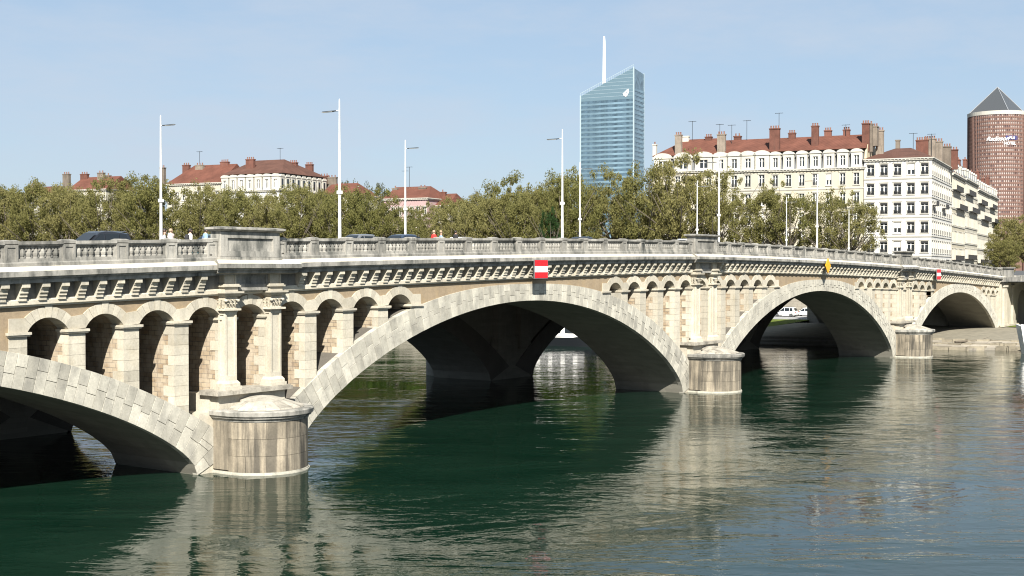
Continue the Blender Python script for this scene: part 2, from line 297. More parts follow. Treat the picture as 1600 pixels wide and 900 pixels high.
# arches: core with dark joints, stones proud of it
def arch_curve(A, n):
    c, a, b = A; ts = [math.sin(math.pi / 2 * (-1 + 2 * i / n)) for i in range(n + 1)]
    # equal arc length
    fine = [(c + a * math.sin(math.pi / 2 * (-1 + 2 * i / 2000)), 0) for i in range(2001)]
    pts = [(x, intr(A, x)) for x, _ in fine]; s = [0]
    for i in range(2000): s.append(s[-1] + math.hypot(pts[i + 1][0] - pts[i][0], pts[i + 1][1] - pts[i][1]))
    outp = []; j = 0
    for i in range(n + 1):
        t = s[-1] * i / n
        while j < 1999 and s[j + 1] < t: j += 1
        f = (t - s[j]) / max(1e-9, s[j + 1] - s[j]); outp.append((pts[j][0] + f * (pts[j + 1][0] - pts[j][0]), pts[j][1] + f * (pts[j + 1][1] - pts[j][1])))
    return outp
def outer(A, p, q0, q1):
    dx, dz = q1[0] - q0[0], q1[1] - q0[1]; l = math.hypot(dx, dz); nx, nz_ = -dz / l, dx / l
    # damp the lean of the radial joints a little so the stones meet the extrados
    nx *= 0.9
    t0, t1 = 0.2, 6.0
    for _ in range(40):
        t = (t0 + t1) / 2
        if p[1] + nz_ * t < extr(A, p[0] + nx * t): t0 = t
        else: t1 = t
    return (p[0] + nx * t0, p[1] + nz_ * t0)
def ring_core(A, y0, y1, name, lift=0.02):
    n = 64; ip = arch_curve(A, n); mbx = MB()
    op = [outer(A, ip[i], ip[max(0, i - 1)], ip[min(n, i + 1)]) for i in range(n + 1)]
    ipl = [(x, z + lift) for x, z in ip]; op = [(x, z - 0.02) for x, z in op]
    for i in range(n):
        for y in (y0, y1): mbx.face([(ipl[i][0], y, ipl[i][1]), (ipl[i + 1][0], y, ipl[i + 1][1]), (op[i + 1][0], y, op[i + 1][1]), (op[i][0], y, op[i][1])], 0)
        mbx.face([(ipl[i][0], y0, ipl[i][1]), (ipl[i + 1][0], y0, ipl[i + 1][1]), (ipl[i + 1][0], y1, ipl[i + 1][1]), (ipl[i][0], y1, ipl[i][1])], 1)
        mbx.face([(op[i][0], y0, op[i][1]), (op[i + 1][0], y0, op[i + 1][1]), (op[i + 1][0], y1, op[i + 1][1]), (op[i][0], y1, op[i][1])], 0)
    for i in (0, n):
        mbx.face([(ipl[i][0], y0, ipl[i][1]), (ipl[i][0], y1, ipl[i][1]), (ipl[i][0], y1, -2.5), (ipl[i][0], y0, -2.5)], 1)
    return mbx.build(name, [M['mortar'], M['soffit']], bridge)
vcount = 0
for ai, A in enumerate(ARCH):
    core = ring_core(A, 0.035, 7.2, 'arch_ring')
    n = 86 if ai < 3 else 74
    ip = arch_curve(A, n); op = [outer(A, ip[i], ip[max(0, i - 1)], ip[min(n, i + 1)]) for i in range(n + 1)]
    joined = MB()
    for i in range(n):
        if ai == 0 and op[i + 1][0] < -24: continue
        th = math.hypot(op[i][0] - ip[i][0], op[i][1] - ip[i][1])
        k = 2 if th < 2.0 else 3
        if ai == 0 or ai == 1: k = 2 if th < 2.25 else 3
        cuts = [0.0]
        for q in range(1, k): cuts.append(q / k + (0.09 if (i + q) % 2 else -0.09) + RN.uniform(-0.05, 0.05))
        cuts.append(1.0)
        for q in range(k):
            g = 0.010 if ai < 2 else 0.022
            def P(u, v):                                   # u across (0..1 along ring), v radial
                a0 = Vector((ip[i][0] + (op[i][0] - ip[i][0]) * v, 0, ip[i][1] + (op[i][1] - ip[i][1]) * v)); b0 = Vector((ip[i + 1][0] + (op[i + 1][0] - ip[i + 1][0]) * v, 0, ip[i + 1][1] + (op[i + 1][1] - ip[i + 1][1]) * v))
                return a0.lerp(b0, u)
            wd = (P(1, .5) - P(0, .5)).length; gu = g / wd; gv = g / th
            v0, v1 = cuts[q] + (gv if q else 0), cuts[q + 1] - (gv if q < k - 1 else 0)
            c4 = [P(gu, v0), P(1 - gu, v0), P(1 - gu, v1), P(gu, v1)]
            yo = RN.uniform(-0.012, 0.008)
            cen = sum(c4, Vector()) / 4
            front = [cen + (p - cen) * (1 - 0.022) + Vector((0, yo, 0)) for p in c4]; mid = [p + Vector((0, 0.018 + yo, 0)) for p in c4]; back = [p + Vector((0, 0.4, 0)) for p in c4]
            t = MB() if ai < 2 else joined
            t.loft([[p - (cen if ai < 2 else Vector()) for p in r] for r in (front, mid, back)])
            if ai < 2:
                vcount += 1; t.build('voussoir', M['vous'], core, cen)
    if ai >= 2:
        tag(joined.build('voussoir_courses', M['vous'], core), kind='stuff')
# the second, parallel ring of arches behind, and its piers
for A in ARCH: ring_core(A, 22.0, 29.4, 'arch_ring', 0.0)
for A, (a, b) in zip(ARCH, ((-34, 0), (0, 57.2), (57.2, 114.4), (114.4, 164))):
    mbx = MB(); xs = [a + (b - a) * i / 40 for i in range(41)]
    for y0, y1 in ((22.3, 29.1),):
        for i in range(40):
            l0, l1 = min(ext_at(xs[i]) - .05, zs(xs[i]) - .05), min(ext_at(xs[i + 1]) - .05, zs(xs[i + 1]) - .05)
            for y in (y0, y1): mbx.face([(xs[i], y, l0), (xs[i + 1], y, l1), (xs[i + 1], y, zs(xs[i + 1]) + 1), (xs[i], y, zs(xs[i]) + 1)])
    mbx.build('rear_spandrel', M['soffit'], bridge)
for px in PIER:
    mbx = MB(); mbx.box(px - 3.5, px + 3.5, 22.05, 29.3, -2.5, 4.4); mbx.box(px - 2.9, px - 1.4, 21.75, 22.5, 3.0, zl(px) - .8); mbx.box(px + 1.2, px + 2.6, 21.75, 22.5, 3.0, zl(px) - .8)
    mbx.lathe([(2.55, -2.5), (2.55, 2.9), (2.8, 3.1), (2.8, 3.5), (0.2, 4.3)], 20, px, 30.3, 0, math.pi)
    mbx.build('rear_pier', M['soffit'], bridge)

# deck
def sweep(prof, xs, mats, name, parent, zf=zl, mis=None, smooth=False, ends=True):
    mbx = MB(); n = len(prof)
    for i in range(len(xs) - 1):
        for j in range(n):
            k = (j + 1) % n; a, b = prof[j], prof[k]
            mbx.face([(xs[i], a[0], zf(xs[i]) + a[1]), (xs[i + 1], a[0], zf(xs[i + 1]) + a[1]), (xs[i + 1], b[0], zf(xs[i + 1]) + b[1]), (xs[i], b[0], zf(xs[i]) + b[1])], mis[j] if mis else 0)
    if ends:
        for i in (0, -1): mbx.face([(xs[i], y, zf(xs[i]) + z) for y, z in prof], mis[0] if mis else 0)
    me = mbx.mesh(name, mats, False, False)
    bm = bmesh.new(); bm.from_mesh(me); bmesh.ops.remove_doubles(bm, verts=bm.verts, dist=0.0005); bmesh.ops.recalc_face_normals(bm, faces=bm.faces); bm.to_mesh(me); bm.free()
    return place(me, name, parent)
XS = [XL + (XR - XL) * i / 110 for i in range(111)]
deck = sweep([(0.35, -0.75), (29.2, -0.75), (29.2, 0.18), (14.8, 0.34), (0.35, 0.18)], XS, M['asphalt'], 'deck', bridge)
sweep([(0.36, -0.3), (4.6, -0.3), (4.6, 0.36), (0.36, 0.36)], XS, M['pave'], 'pavement', deck)
sweep([(25.0, -0.3), (29.19, -0.3), (29.19, 0.36), (25.0, 0.36)], XS, M['pave'], 'pavement', deck)
mk = MB()
for i in range(40):
    x = -30 + i * 4.8
    mk.face([(x, 14.72, zl(x) + .345), (x + 2, 14.72, zl(x + 2) + .345), (x + 2, 14.88, zl(x + 2) + .345), (x, 14.88, zl(x) + .345)])
mk.build('lane_marking', M['signw'], deck)
# cornice, corbels, string course
corn = sweep([(0.30, 0.24), (-0.42, 0.24), (-0.86, 0.02), (-0.86, -0.24), (-0.76, -0.27), (-0.74, -0.34), (-0.62, -0.355), (-0.60, -0.56), (0.30, -0.58)], XS, [M['weather'], M['ledge']], 'cornice', bridge, mis=[1, 1, 0, 0, 0, 0, 0, 0, 0])
def zc(x): return zs(x)
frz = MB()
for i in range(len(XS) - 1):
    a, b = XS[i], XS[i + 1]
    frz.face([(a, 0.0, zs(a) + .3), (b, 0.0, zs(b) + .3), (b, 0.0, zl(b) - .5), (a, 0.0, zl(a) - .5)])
frz.build('frieze', M['shade'], bridge)
sweep([(0.30, 0.37), (-0.15, 0.37), (-0.17, 0.31), (-0.17, 0.10), (-0.10, 0.06), (-0.08, 0.0), (0.30, 0.0)], XS, M['stone'], 'string_course', bridge, zf=zs)
cb = MB()
cprof = [(0.05, 0.0), (-0.57, 0.0), (-0.57, -0.20), (-0.53, -0.23), (-0.46, -0.25), (-0.44, -0.33), (-0.40, -0.36), (-0.40, -0.48), (-0.36, -0.53), (-0.32, -0.55), (-0.32, -0.66), (-0.27, -0.69), (-0.25, -0.71), (-0.25, -0.86), (0.05, -0.86)]
cb.prism_x(cprof, -0.215, 0.215); corbel_me = cb.mesh('corbel', M['stone'])
x = -23.6
while x < 162:
    if all(abs(x - p) > 3.15 for p in PIER):
        o = place(corbel_me, 'corbel', corn, (x, 0, zl(x) - .57)); o.scale = (1, 1, (zl(x) - .57 - zs(x) - .34) / .86 if False else 1.0)
    x += 1.105

# spandrel walls with arcades
OPEN = []
for pi_, (px, s, nl, nr) in enumerate(((0.15, 3.33, 4, 4), (57.0, 3.14, 5, 5), (113.6, 2.9, 5, 4))):
    for k in range(-nl, nr + 1):
        OPEN.append((px + k * s, 1.17 if pi_ == 0 else 1.05, pi_))
for k in range(4): OPEN.append((152.2 + 2.6 * k, 0.95, 3))
OPEN.sort()
RISE = 0.68
def imp(c): return zs(c) - 1.27
def oarc(c, hw, x):
    r = (hw * hw + RISE * RISE) / (2 * RISE); zc_ = imp(c) + RISE - r; return zc_ + math.sqrt(max(0, r * r - (x - c) ** 2))
span = MB()
pts = []
bx = [XL, XR]
for c, hw, _ in OPEN: bx += [c - hw, c + hw]
bx = sorted(bx); prev = XL
def low(x, c=None, hw=None, pillar=None):
    e = min(ext_at(x) - 0.04, zs(x) + .1)
    if c is not None: return max(oarc(c, hw + 0.02, x) + 0.02, e)
    if pillar is not None: return max(pillar, e)
    return e
segs = []
edge = XL
for i, (c, hw, p) in enumerate(OPEN):
    a, b = c - hw, c + hw
    if a > edge:
        pil = None
        if i and OPEN[i - 1][2] == p: pil = imp((OPEN[i - 1][0] + c) / 2) - .2
        segs.append((edge, a, None, None, pil))
    segs.append((a, b, c, hw, None)); edge = b
segs.append((edge, XR, None, None, None))
for a, b, c, hw, pil in segs:
    n = max(2, int((b - a) / (0.2 if c is not None else 0.6)))
    for i in range(n + 1): pts.append((a + (b - a) * i / n, low(a + (b - a) * i / n, c, hw, pil)))
for (xa, la), (xb, lb) in zip(pts, pts[1:]):
    if xb - xa > 1e-6:
        span.face([(xa, 0.06, la), (xb, 0.06, lb), (xb, 0.06, zs(xb) + .2), (xa, 0.06, zs(xa) + .2)])
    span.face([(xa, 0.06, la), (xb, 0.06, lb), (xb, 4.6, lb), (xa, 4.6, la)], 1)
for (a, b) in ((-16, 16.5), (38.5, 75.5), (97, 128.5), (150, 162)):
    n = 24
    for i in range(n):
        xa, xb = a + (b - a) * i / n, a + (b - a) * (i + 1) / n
        span.face([(xa, 4.6, ext_at(xa) - .6), (xb, 4.6, ext_at(xb) - .6), (xb, 4.6, zs(xb) + .3), (xa, 4.6, zs(xa) + .3)], 2)  # closing wall, dark mortar colour paints in the deep shade of the openings
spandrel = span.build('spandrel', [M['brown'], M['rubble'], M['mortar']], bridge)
def arc_pt(c, hw, t, r_add):
    r = (hw * hw + RISE * RISE) / (2 * RISE); zc_ = imp(c) + RISE - r; return (c + (r + r_add) * math.sin(t), zc_ + (r + r_add) * math.cos(t))
TH = 0.54
block_me = {}
for i, (c, hw, p) in enumerate(OPEN):
    r = (hw * hw + RISE * RISE) / (2 * RISE); tmax = math.asin(hw / r) * 0.74
    crown_ok = oarc(c, hw, c) > ext_at(c) + 0.05
    n = 7
    rng = MB()
    for k in range(n):
        t0, t1 = -tmax + 2 * tmax * k / n, -tmax + 2 * tmax * (k + 1) / n
        key = k == n // 2
        g = 0.006; ro = TH + (0.06 if key else 0)
        poly = [arc_pt(c, hw, t0 + g, 0), arc_pt(c, hw, (t0 + t1) / 2, 0), arc_pt(c, hw, t1 - g, 0), arc_pt(c, hw, t1 - g, ro), arc_pt(c, hw, (t0 + t1) / 2, ro), arc_pt(c, hw, t0 + g, ro)]
        if max(z for _, z in poly) < ext_at(c): continue
        zt = zs(c) - 0.005
        poly = [(x_, min(z_, zs(x_) - .006)) for x_, z_ in poly]
        y0 = -0.035 if key else -0.008 + RN.uniform(-.006, .006)
        if p == 0:
            t = MB(); t.prism_y([(x_ - c, z_) for x_, z_ in poly], y0, 0.9); t.build('arch_stone', M['stone'], spandrel, (c, 0, 0))
        else: rng.prism_y(poly, y0, 0.9)
    if rng.f: tag(rng.build('arch_ring_stones', M['stone'], spandrel), kind='stuff')
    if p > 0:
        sill = imp(c) - .2; eL, eR = ext_at(c - hw), ext_at(c + hw)
        if max(eL, eR) > sill - .7 and min(eL, eR) > sill - 1.6:
            t = MB(); t.box(c - hw, c + hw, .05, 1.4, min(eL, eR) - .4, sill); t.build('sill_block', M['stone'], spandrel)
    # springers and pillars to the right of this opening
    for side in (0, 1):
        nb = OPEN[i + 1] if i + 1 < len(OPEN) and OPEN[i + 1][2] == p else None
        pb = OPEN[i - 1] if i and OPEN[i - 1][2] == p else None
        if side == 0 and pb: continue
        if side == 1: a = c + hw; b = nb[0] - nb[1] if nb else a + 1.0
        else: b = c - hw; a = b - 1.0
        mid = (a + b) / 2; zi = imp(mid) if (nb and side) else imp(c)
        L_ = [arc_pt(c, hw, tmax + (math.asin(hw / r) - tmax) * q, 0) for q in (1, .5, 0)] + [arc_pt(c, hw, tmax, TH)] if side == 1 else None
        poly = None
        if side == 1 and nb:
            r2 = (nb[1] ** 2 + RISE ** 2) / (2 * RISE); tm2 = math.asin(nb[1] / r2) * .74
            R_ = [arc_pt(nb[0], nb[1], -tm2, TH)] + [arc_pt(nb[0], nb[1], -(tm2 + (math.asin(nb[1] / r2) - tm2) * q), 0) for q in (0, .5, 1)]
            if L_[-1][0] > R_[0][0]: m_ = ((L_[-1][0] + R_[0][0]) / 2, (L_[-1][1] + R_[0][1]) / 2 - .1); L_[-1] = m_; R_ = R_[1:]
            poly = L_ + R_
        elif side == 1: poly = L_ + [(b, L_[-1][1]), (b, zi)]
        else:
            L_ = [arc_pt(c, hw, -(tmax + (math.asin(hw / r) - tmax) * q), 0) for q in (1, .5, 0)] + [arc_pt(c, hw, -tmax, TH)]
            poly = L_ + [(a, L_[-1][1]), (a, zi)]
        if max(z for _, z in poly) > ext_at(mid) + .05:
            zb = min(z for _, z in poly)
            poly = [(x_, max(z_, zb)) for x_, z_ in poly]
            t = MB(); t.prism_y(poly, -0.012, 0.9); t.build('springer', M['stone'], spandrel)
        # pillar
        e = min(ext_at(a), ext_at(b)); zt = zi - 0.2
        if zt > e - 0.2:
            t = MB(); t.box(a - .1, b + .1, -0.09, 0.85, zt, zi - .08); t.box(a - .15, b + .15, -0.14, 0.9, zi - .13, zi - .002); t.build('impost', M['stone'], spandrel)
            t = MB(); t.box(a + .02, b - .02, 0.3, 4.5, e - .6, zt + .03); t.build('pillar_core', M['rubble'], spandrel)
            z = zt; k = 0
            mbj = MB()
            while z > e - 0.3:
                h = 0.56; dpt = 0.55 if k % 2 else 0.95
                if p == 0: t = MB(); t.box(a - mid, b - mid, 0.03 + RN.uniform(0, .008), dpt, -h + .012, 0); t.build('stone_block', M['stone'], spandrel, (mid, 0, z))
                else: mbj.box(a, b, 0.03 + RN.uniform(0, .01), dpt, z - h + .014, z)
                z -= h; k += 1
            if mbj.f: mbj.build('pillar', M['stone'], spandrel)

# piers: body, pedestal, pilasters, cutwater
def capital(t, cx, w, z0, z1, yf):
    hw = w / 2
    t.frus((cx - hw * .92, cx + hw * .92, yf + .05, .12), z0, (cx - hw * 1.08, cx + hw * 1.08, yf - .06, .16), z1)
    rr = random.Random(3)
    for row, (za, zb, n, ex) in enumerate(((z0, z0 + (z1 - z0) * .55, 4, .05), (z0 + (z1 - z0) * .3, z1 - .04, 3, .11))):
        for k in range(n):
            x0 = cx - hw + w * (k + .12) / n; x1 = cx - hw + w * (k + .88) / n; xm = (x0 + x1) / 2
            y = yf - ex * .5
            prof = [(0, .06), (-.03, .05), (-.10 - ex * .6, .02), (-.14 - ex, -.0), (-.08 - ex, -.07)]
            H = zb - za
            rings = [[(xm - (x1 - x0) / 2 * wf, y + dy + .08, za + H * f), (xm, y + dy - .02 + .06, za + H * f), (xm + (x1 - x0) / 2 * wf, y + dy + .08, za + H * f), (xm, y + dy + .2, za + H * f)] for f, dy, wf in ((0, 0, .8), (.45, -.03, 1), (.8, -.08, .9), (1.0, -.16, .55), (.86, -.2, .4))]
            t.loft(rings)
        for k in range(2):                        # leaves on the left cheek too
            ym = yf + .14 + k * .28; H = zb - za; x_ = cx - hw
            rings = [[(x_ - dx - .03, ym - .1 * wf, za + H * f), (x_ - dx - .07, ym, za + H * f), (x_ - dx - .03, ym + .1 * wf, za + H * f), (x_ + .1, ym, za + H * f)] for f, dx, wf in ((0, 0, .8), (.45, .03, 1), (.8, .08, .9), (1.0, .15, .5))]
            t.loft(rings)
    for sx in (-1, 1):                            # corner volutes
        t.lathe([(.09, z1 - .16), (.12, z1 - .1), (.09, z1 - .02)], 10, cx + sx * hw * 1.02, yf - .1)
def pier_front(px, pi_):
    Z = zl(px); det = pi_ < 2
    b = MB(); b.box(px - 3.6, px + 3.6, 0.06, 7.1, -2.5, 3.4); b.box(px - 2.75, px + 2.75, 0.2, 4.6, 3.0, 4.4)
    pier = b.build('pier', M['stone'], bridge)
    t = MB(); t.box(px - 2.62, px + 2.5, -0.42, 0.8, 3.3, 4.36); t.build('pedestal', M['stone'], pier)
    t = MB(); t.box(px - 3.0, px + 2.78, -0.80, 0.8, 4.36, 4.58); t.box(px - 2.92, px + 2.7, -0.72, 0.8, 4.58, 4.63); t.build('pedestal_ledge', M['capst'], pier)
    # wall behind the pilasters between pedestal and entablature: narrow jamb strips
    for cx in (px - 1.72, px + 1.76):
        w = .86; hw = w / 2; yf = -.46; yb = .12; top = Z - 2.62
        t = MB()
        t.box(cx - .64, cx + .64, yf - .22, yb + .1, 4.63, 4.82); t.box(cx - .57, cx + .57, yf - .13, yb + .06, 4.82, 4.98); t.frus((cx - .57, cx + .57, yf - .13, yb + .06), 4.98, (cx - hw - .02, cx + hw + .02, yf - .02, yb), 5.14)
        t.build('pilaster_base', M['stone'], pier)
        t = MB()                                      # shaft with a sunk panel, front and left cheek
        t.box(cx - hw + .06, cx + hw - .06, yf + .08, yb - .04, 5.14, top)
        for x0, x1 in ((cx - hw, cx - hw + .13), (cx + hw - .13, cx + hw)): t.box(x0, x1, yf, yf + .13, 5.14, top); t.box(x0, x1, yb - .12, yb, 5.14, top)
        t.box(cx - hw + .13, cx + hw - .13, yf + .001, yf + .13, 5.14, 5.42); t.box(cx - hw + .13, cx + hw - .13, yf + .001, yf + .13, top - .24, top)
        t.box(cx - hw + .002, cx + hw - .002, yf + .13, yb - .12, 5.14, 5.42); t.box(cx - hw + .002, cx + hw - .002, yf + .13, yb - .12, top - .24, top)
        t.build('pilaster', M['stone'], pier)
        t = MB(); t.box(cx - .60, cx + .60, yf - .2, yb + .05, top, top + .11); t.frus((cx - hw, cx + hw, yf, yb), top + .11, (cx - hw, cx + hw, yf, yb), top + .14)
        t.build('necking_slab', M['stone'], pier)
        t = MB(); capital(t, cx, w, top + .14, top + .66, yf); t.build('capital', M['stone'], pier)
        t = MB(); t.box(cx - hw - .02, cx + hw + .02, yf - .04, .2, top + .66, top + .80)
        t.frus((cx - .55, cx + .55, yf - .16, .2), top + .80, (cx - .70, cx + .70, yf - .3, .2), top + .98); t.box(cx - .72, cx + .72, yf - .32, .2, top + .98, top + 1.08)
        t.box(cx - .50, cx + .50, yf - .05, .2, top + 1.08, top + 1.33); t.box(cx - .62, cx + .62, yf - .17, .2, top + 1.33, top + 1.42); t.box(cx - .56, cx + .56, yf - .1, .2, top + 1.42, top + 1.50)
        for sx in (-1, 1): t.box(cx + sx * .44 - (.12 if sx > 0 else 0), cx + sx * .44 + (.12 if sx < 0 else 0), yf + .02, .2, top + 1.50, top + 2.06)
        t.box(cx - .32, cx + .32, yf + .07, .2, top + 1.50, top + 2.06)
        t.build('entablature_block', M['stone'], pier)
    t = MB(); t.box(px - 1.28, px + 1.32, -.20, .3, Z - 1.15, Z - .5); t.box(px - 1.28, px - 1.1, -.27, -.2, Z - 1.12, Z - .55); t.box(px + 1.14, px + 1.32, -.27, -.2, Z - 1.12, Z - .55); t.box(px - 1.1, px + 1.14, -.268, -.2, Z - .66, Z - .55); t.box(px - .04, px + .04, -.24, -.2, Z - 1.12, Z - .66); t.box(px - 1.22, px + 1.26, -.3, 0, Z - 1.32, Z - 1.13); t.box(px - 1.1, px + 1.14, -.42, 0, Z - 1.5, Z - 1.33); t.build('frieze_panel', M['weather'], pier)
    # projecting cornice over the pier
    prof = [(0.25, 0.245), (-0.72, 0.245), (-1.16, 0.03), (-1.16, -0.22), (-1.04, -0.26), (-1.02, -0.34), (-0.88, -0.355), (-0.86, -0.50), (-.6, -.56), (0.25, -0.57)]
    t = MB(); n = len(prof)
    for (e0, e1) in ((0, 1),):
        ys = [(-3.05, 0), (3.05, 0)]
        rings = []
        for sx, xx in ((-1, px - 2.75), (1, px + 2.75)):
            rings.append([(xx + sx * max(0, (-y - .3)) * .55, y, Z + z) for y, z in prof])
        f = []
        v = rings[0] + rings[1]
        fs = [(j, (j + 1) % n, (j + 1) % n + n, j + n) for j in range(n)]
        for j, q in enumerate(fs): t.idx([q], v, 1 if j in (0, 1) else 0)
        t.face(rings[0], 0); t.face(rings[1], 0)
    t.build('pier_cornice', [M['weather'], M['ledge']], pier)
    # refuge parapet block
    x0, x1 = px - 2.52, px + 1.98
    t = MB(); t.box(x0 - .12, x1 + .12, -.66, .30, Z + .24, Z + .40); t.box(x0, x1, -.44, .30, Z + .40, Z + 1.84)
    blk = t.build('refuge_parapet', M['weather'], pier)
    t = MB()                                          # raised frame round a sunk panel
    t.box(x0 + .004, x0 + .50, -.56, -.44, Z + .42, Z + 1.82); t.box(x1 - .50, x1 - .004, -.56, -.44, Z + .42, Z + 1.82); t.box(x0 + .50, x1 - .50, -.557, -.44, Z + .42, Z + .74); t.box(x0 + .50, x1 - .50, -.557, -.44, Z + 1.48, Z + 1.82)
    t.build('panel_frame', M['weather'], pier)
    t = MB(); t.frus((x0 - .04, x1 + .04, -.58, .34), Z + 1.84, (x0 - .26, x1 + .26, -.80, .5), Z + 1.96); t.box(x0 - .26, x1 + .26, -.80, .5, Z + 1.96, Z + 2.07); t.frus((x0 - .26, x1 + .26, -.80, .5), Z + 2.07, (x0 + .2, x1 - .2, -.4, .2), Z + 2.12); t.build('refuge_coping', M['weather'], pier)
    # cutwater: curved stones in three courses
    cy, R0 = -1.16, 2.58
    def arcs(a0, a1, n): return [(math.cos(a0 + (a1 - a0) * i / n), math.sin(a0 + (a1 - a0) * i / n)) for i in range(n + 1)]
    t = MB(); t.lathe([(R0 - .03, -2.5), (R0 - .03, 2.95)], 40, px, cy, math.pi, 2 * math.pi); t.box(px - R0 + .03, px + R0 - .03, cy, .1, -2.5, 2.95); cw = t.build('cutwater', M['mortar'], pier, smooth=False)
    for ci, (z0, z1) in enumerate(((0.15, 1.05), (1.05, 2.0), (2.0, 2.95))):
        nb = 7
        for k in range(nb):
            off = (ci % 2) * .5 / nb
            u0, u1 = max(0, (k / nb) - off), min(1, (k + 1) / nb - off) if not (ci % 2 and k == nb - 1) else 1.0
            a0, a1 = math.pi * (1 + u0), math.pi * (1 + u1); g = .010 / R0
            pa = arcs(a0 + g, a1 - g, 6); t = MB()
            poly = [(px + R0 * x_, cy + R0 * y_) for x_, y_ in pa] + [(px + (R0 - .3) * x_, cy + (R0 - .3) * y_) for x_, y_ in reversed(pa)]
            t.prism_z(poly, z0 + .009, z1 - .009); o = t.build('cutwater_stone', M['cutw'], pier)
    for sx in (-1, 1):
        t = MB(); t.box(px + sx * R0 - .05, px + sx * R0 + .002 * sx if sx > 0 else px + sx * R0 + .05, cy, .2, .24, 2.95); t.build('cutwater_cheek', M['cutw'], pier)
    t = MB()
    for r0, z0, z1 in ((R0 + .10, -2.5, .07), (R0 + .05, .07, .15)):
        pa = arcs(math.pi, 2 * math.pi, 32); t.prism_z([(px + r0 * x_, cy + r0 * y_) for x_, y_ in pa] + [(px + r0, .1), (px - r0, .1)], z0, z1)
    t.build('cutwater_plinth', M['plinth'], pier)
    t = MB()
    pr = [(R0 - .02, 2.95), (R0 + .04, 2.96), (R0 + .08, 3.08), (R0 + .2, 3.14), (R0 + .22, 3.22), (R0 + .32, 3.28), (R0 + .34, 3.50), (R0 + .26, 3.56), (1.0, 3.60)]
    rings = []
    for r_, z_ in pr:
        rings.append([(px - r_, .05, z_)] + [(px + r_ * x_, cy + r_ * y_, z_) for x_, y_ in arcs(math.pi, 2 * math.pi, 32)] + [(px + r_, .05, z_)])
    t.loft(rings, 0, False, False); o = t.build('cutwater_cornice', M['weather'], pier); smooth_by_angle(o, 30)
    nb = 9
    for k in range(nb):
        a0, a1 = math.pi * (1 + k / nb) - .15, math.pi * (1 + (k + 1) / nb) - .15
        if k == nb - 1: a1 = 2 * math.pi
        pa = arcs(a0 + .003, a1 - .003, 4); t = MB()
        lift = RN.uniform(-.008, .01)
        rings = [[(px + r_ * x_, cy + r_ * y_, z_ + lift) for x_, y_ in pa] for r_, z_ in ((2.38, 3.58), (2.33, 3.65), (1.35, 3.97), (.9, 3.98))]
        t.loft(rings, 0, False, False); t.build('cap_stone', M['capst'], pier)
    t = MB(); pa = arcs(0, 2 * math.pi, 24)
    t.lathe([(1.30, 3.88), (1.28, 4.0), (.7, 4.15), (0.05, 4.22)], 24, px, cy); o = t.build('cap_top', M['capst'], pier); smooth_by_angle(o, 30)
for pi_, px in enumerate(PIER): pier_front(px, pi_)

# parapet: posts, rails, balusters
plm = sweep([(-0.40, 0.235), (-0.40, 0.40), (-0.34, 0.46), (0.14, 0.46), (0.14, 0.235)], XS, M['weather'], 'parapet', bridge)
bal = MB(); bal.lathe([(.16, .0), (.16, .07), (.115, .10), (.145, .17), (.165, .27), (.14, .40), (.095, .50), (.09, .55), (.14, .58), (.14, .62)], 8); bal_me = bal.mesh('baluster', M['weather'])
hood = MB()                                            # little arch head between balusters
nn = 6; hp = [(-.235, .64), (-.235, .40)] + [(-.175, .40)] + [(.175 * math.cos(math.pi - math.pi * k / nn), .44 + .13 * math.sin(math.pi * k / nn)) for k in range(nn + 1)] + [(.175, .40), (.235, .40), (.235, .64)]
hood.prism_y(hp, -.09, .09); hood_me = hood.mesh('arch_head', M['weather'])
post = MB(); post.box(-.36, .36, -.17, .17, 0, 1.06); post.box(-.40, .40, -.2, .2, 0, .18); post.frus((-.36, .36, -.17, .17), 1.06, (-.42, .42, -.23, .23), 1.10); post.box(-.42, .42, -.23, .23, 1.10, 1.24); post.frus((-.42, .42, -.23, .23), 1.24, (-.3, .3, -.12, .12), 1.29)
post.box(-.36, -.22, -.215, -.17, .18, 1.06); post.box(.22, .36, -.215, -.17, .18, 1.06); post.box(-.22, .22, -.214, -.17, .18, .30); post.box(-.22, .22, -.214, -.17, .92, 1.06)
post_me = post.mesh('post', M['weather'])
bounds = []
for i in range(4):
    a = (-25.0 if i == 0 else PIER[i - 1] + 2.02); b = (PIER[i] - 2.58 if i < 3 else 161.5)
    bounds.append((a, b))
ball_far = MB(); nbal = 0
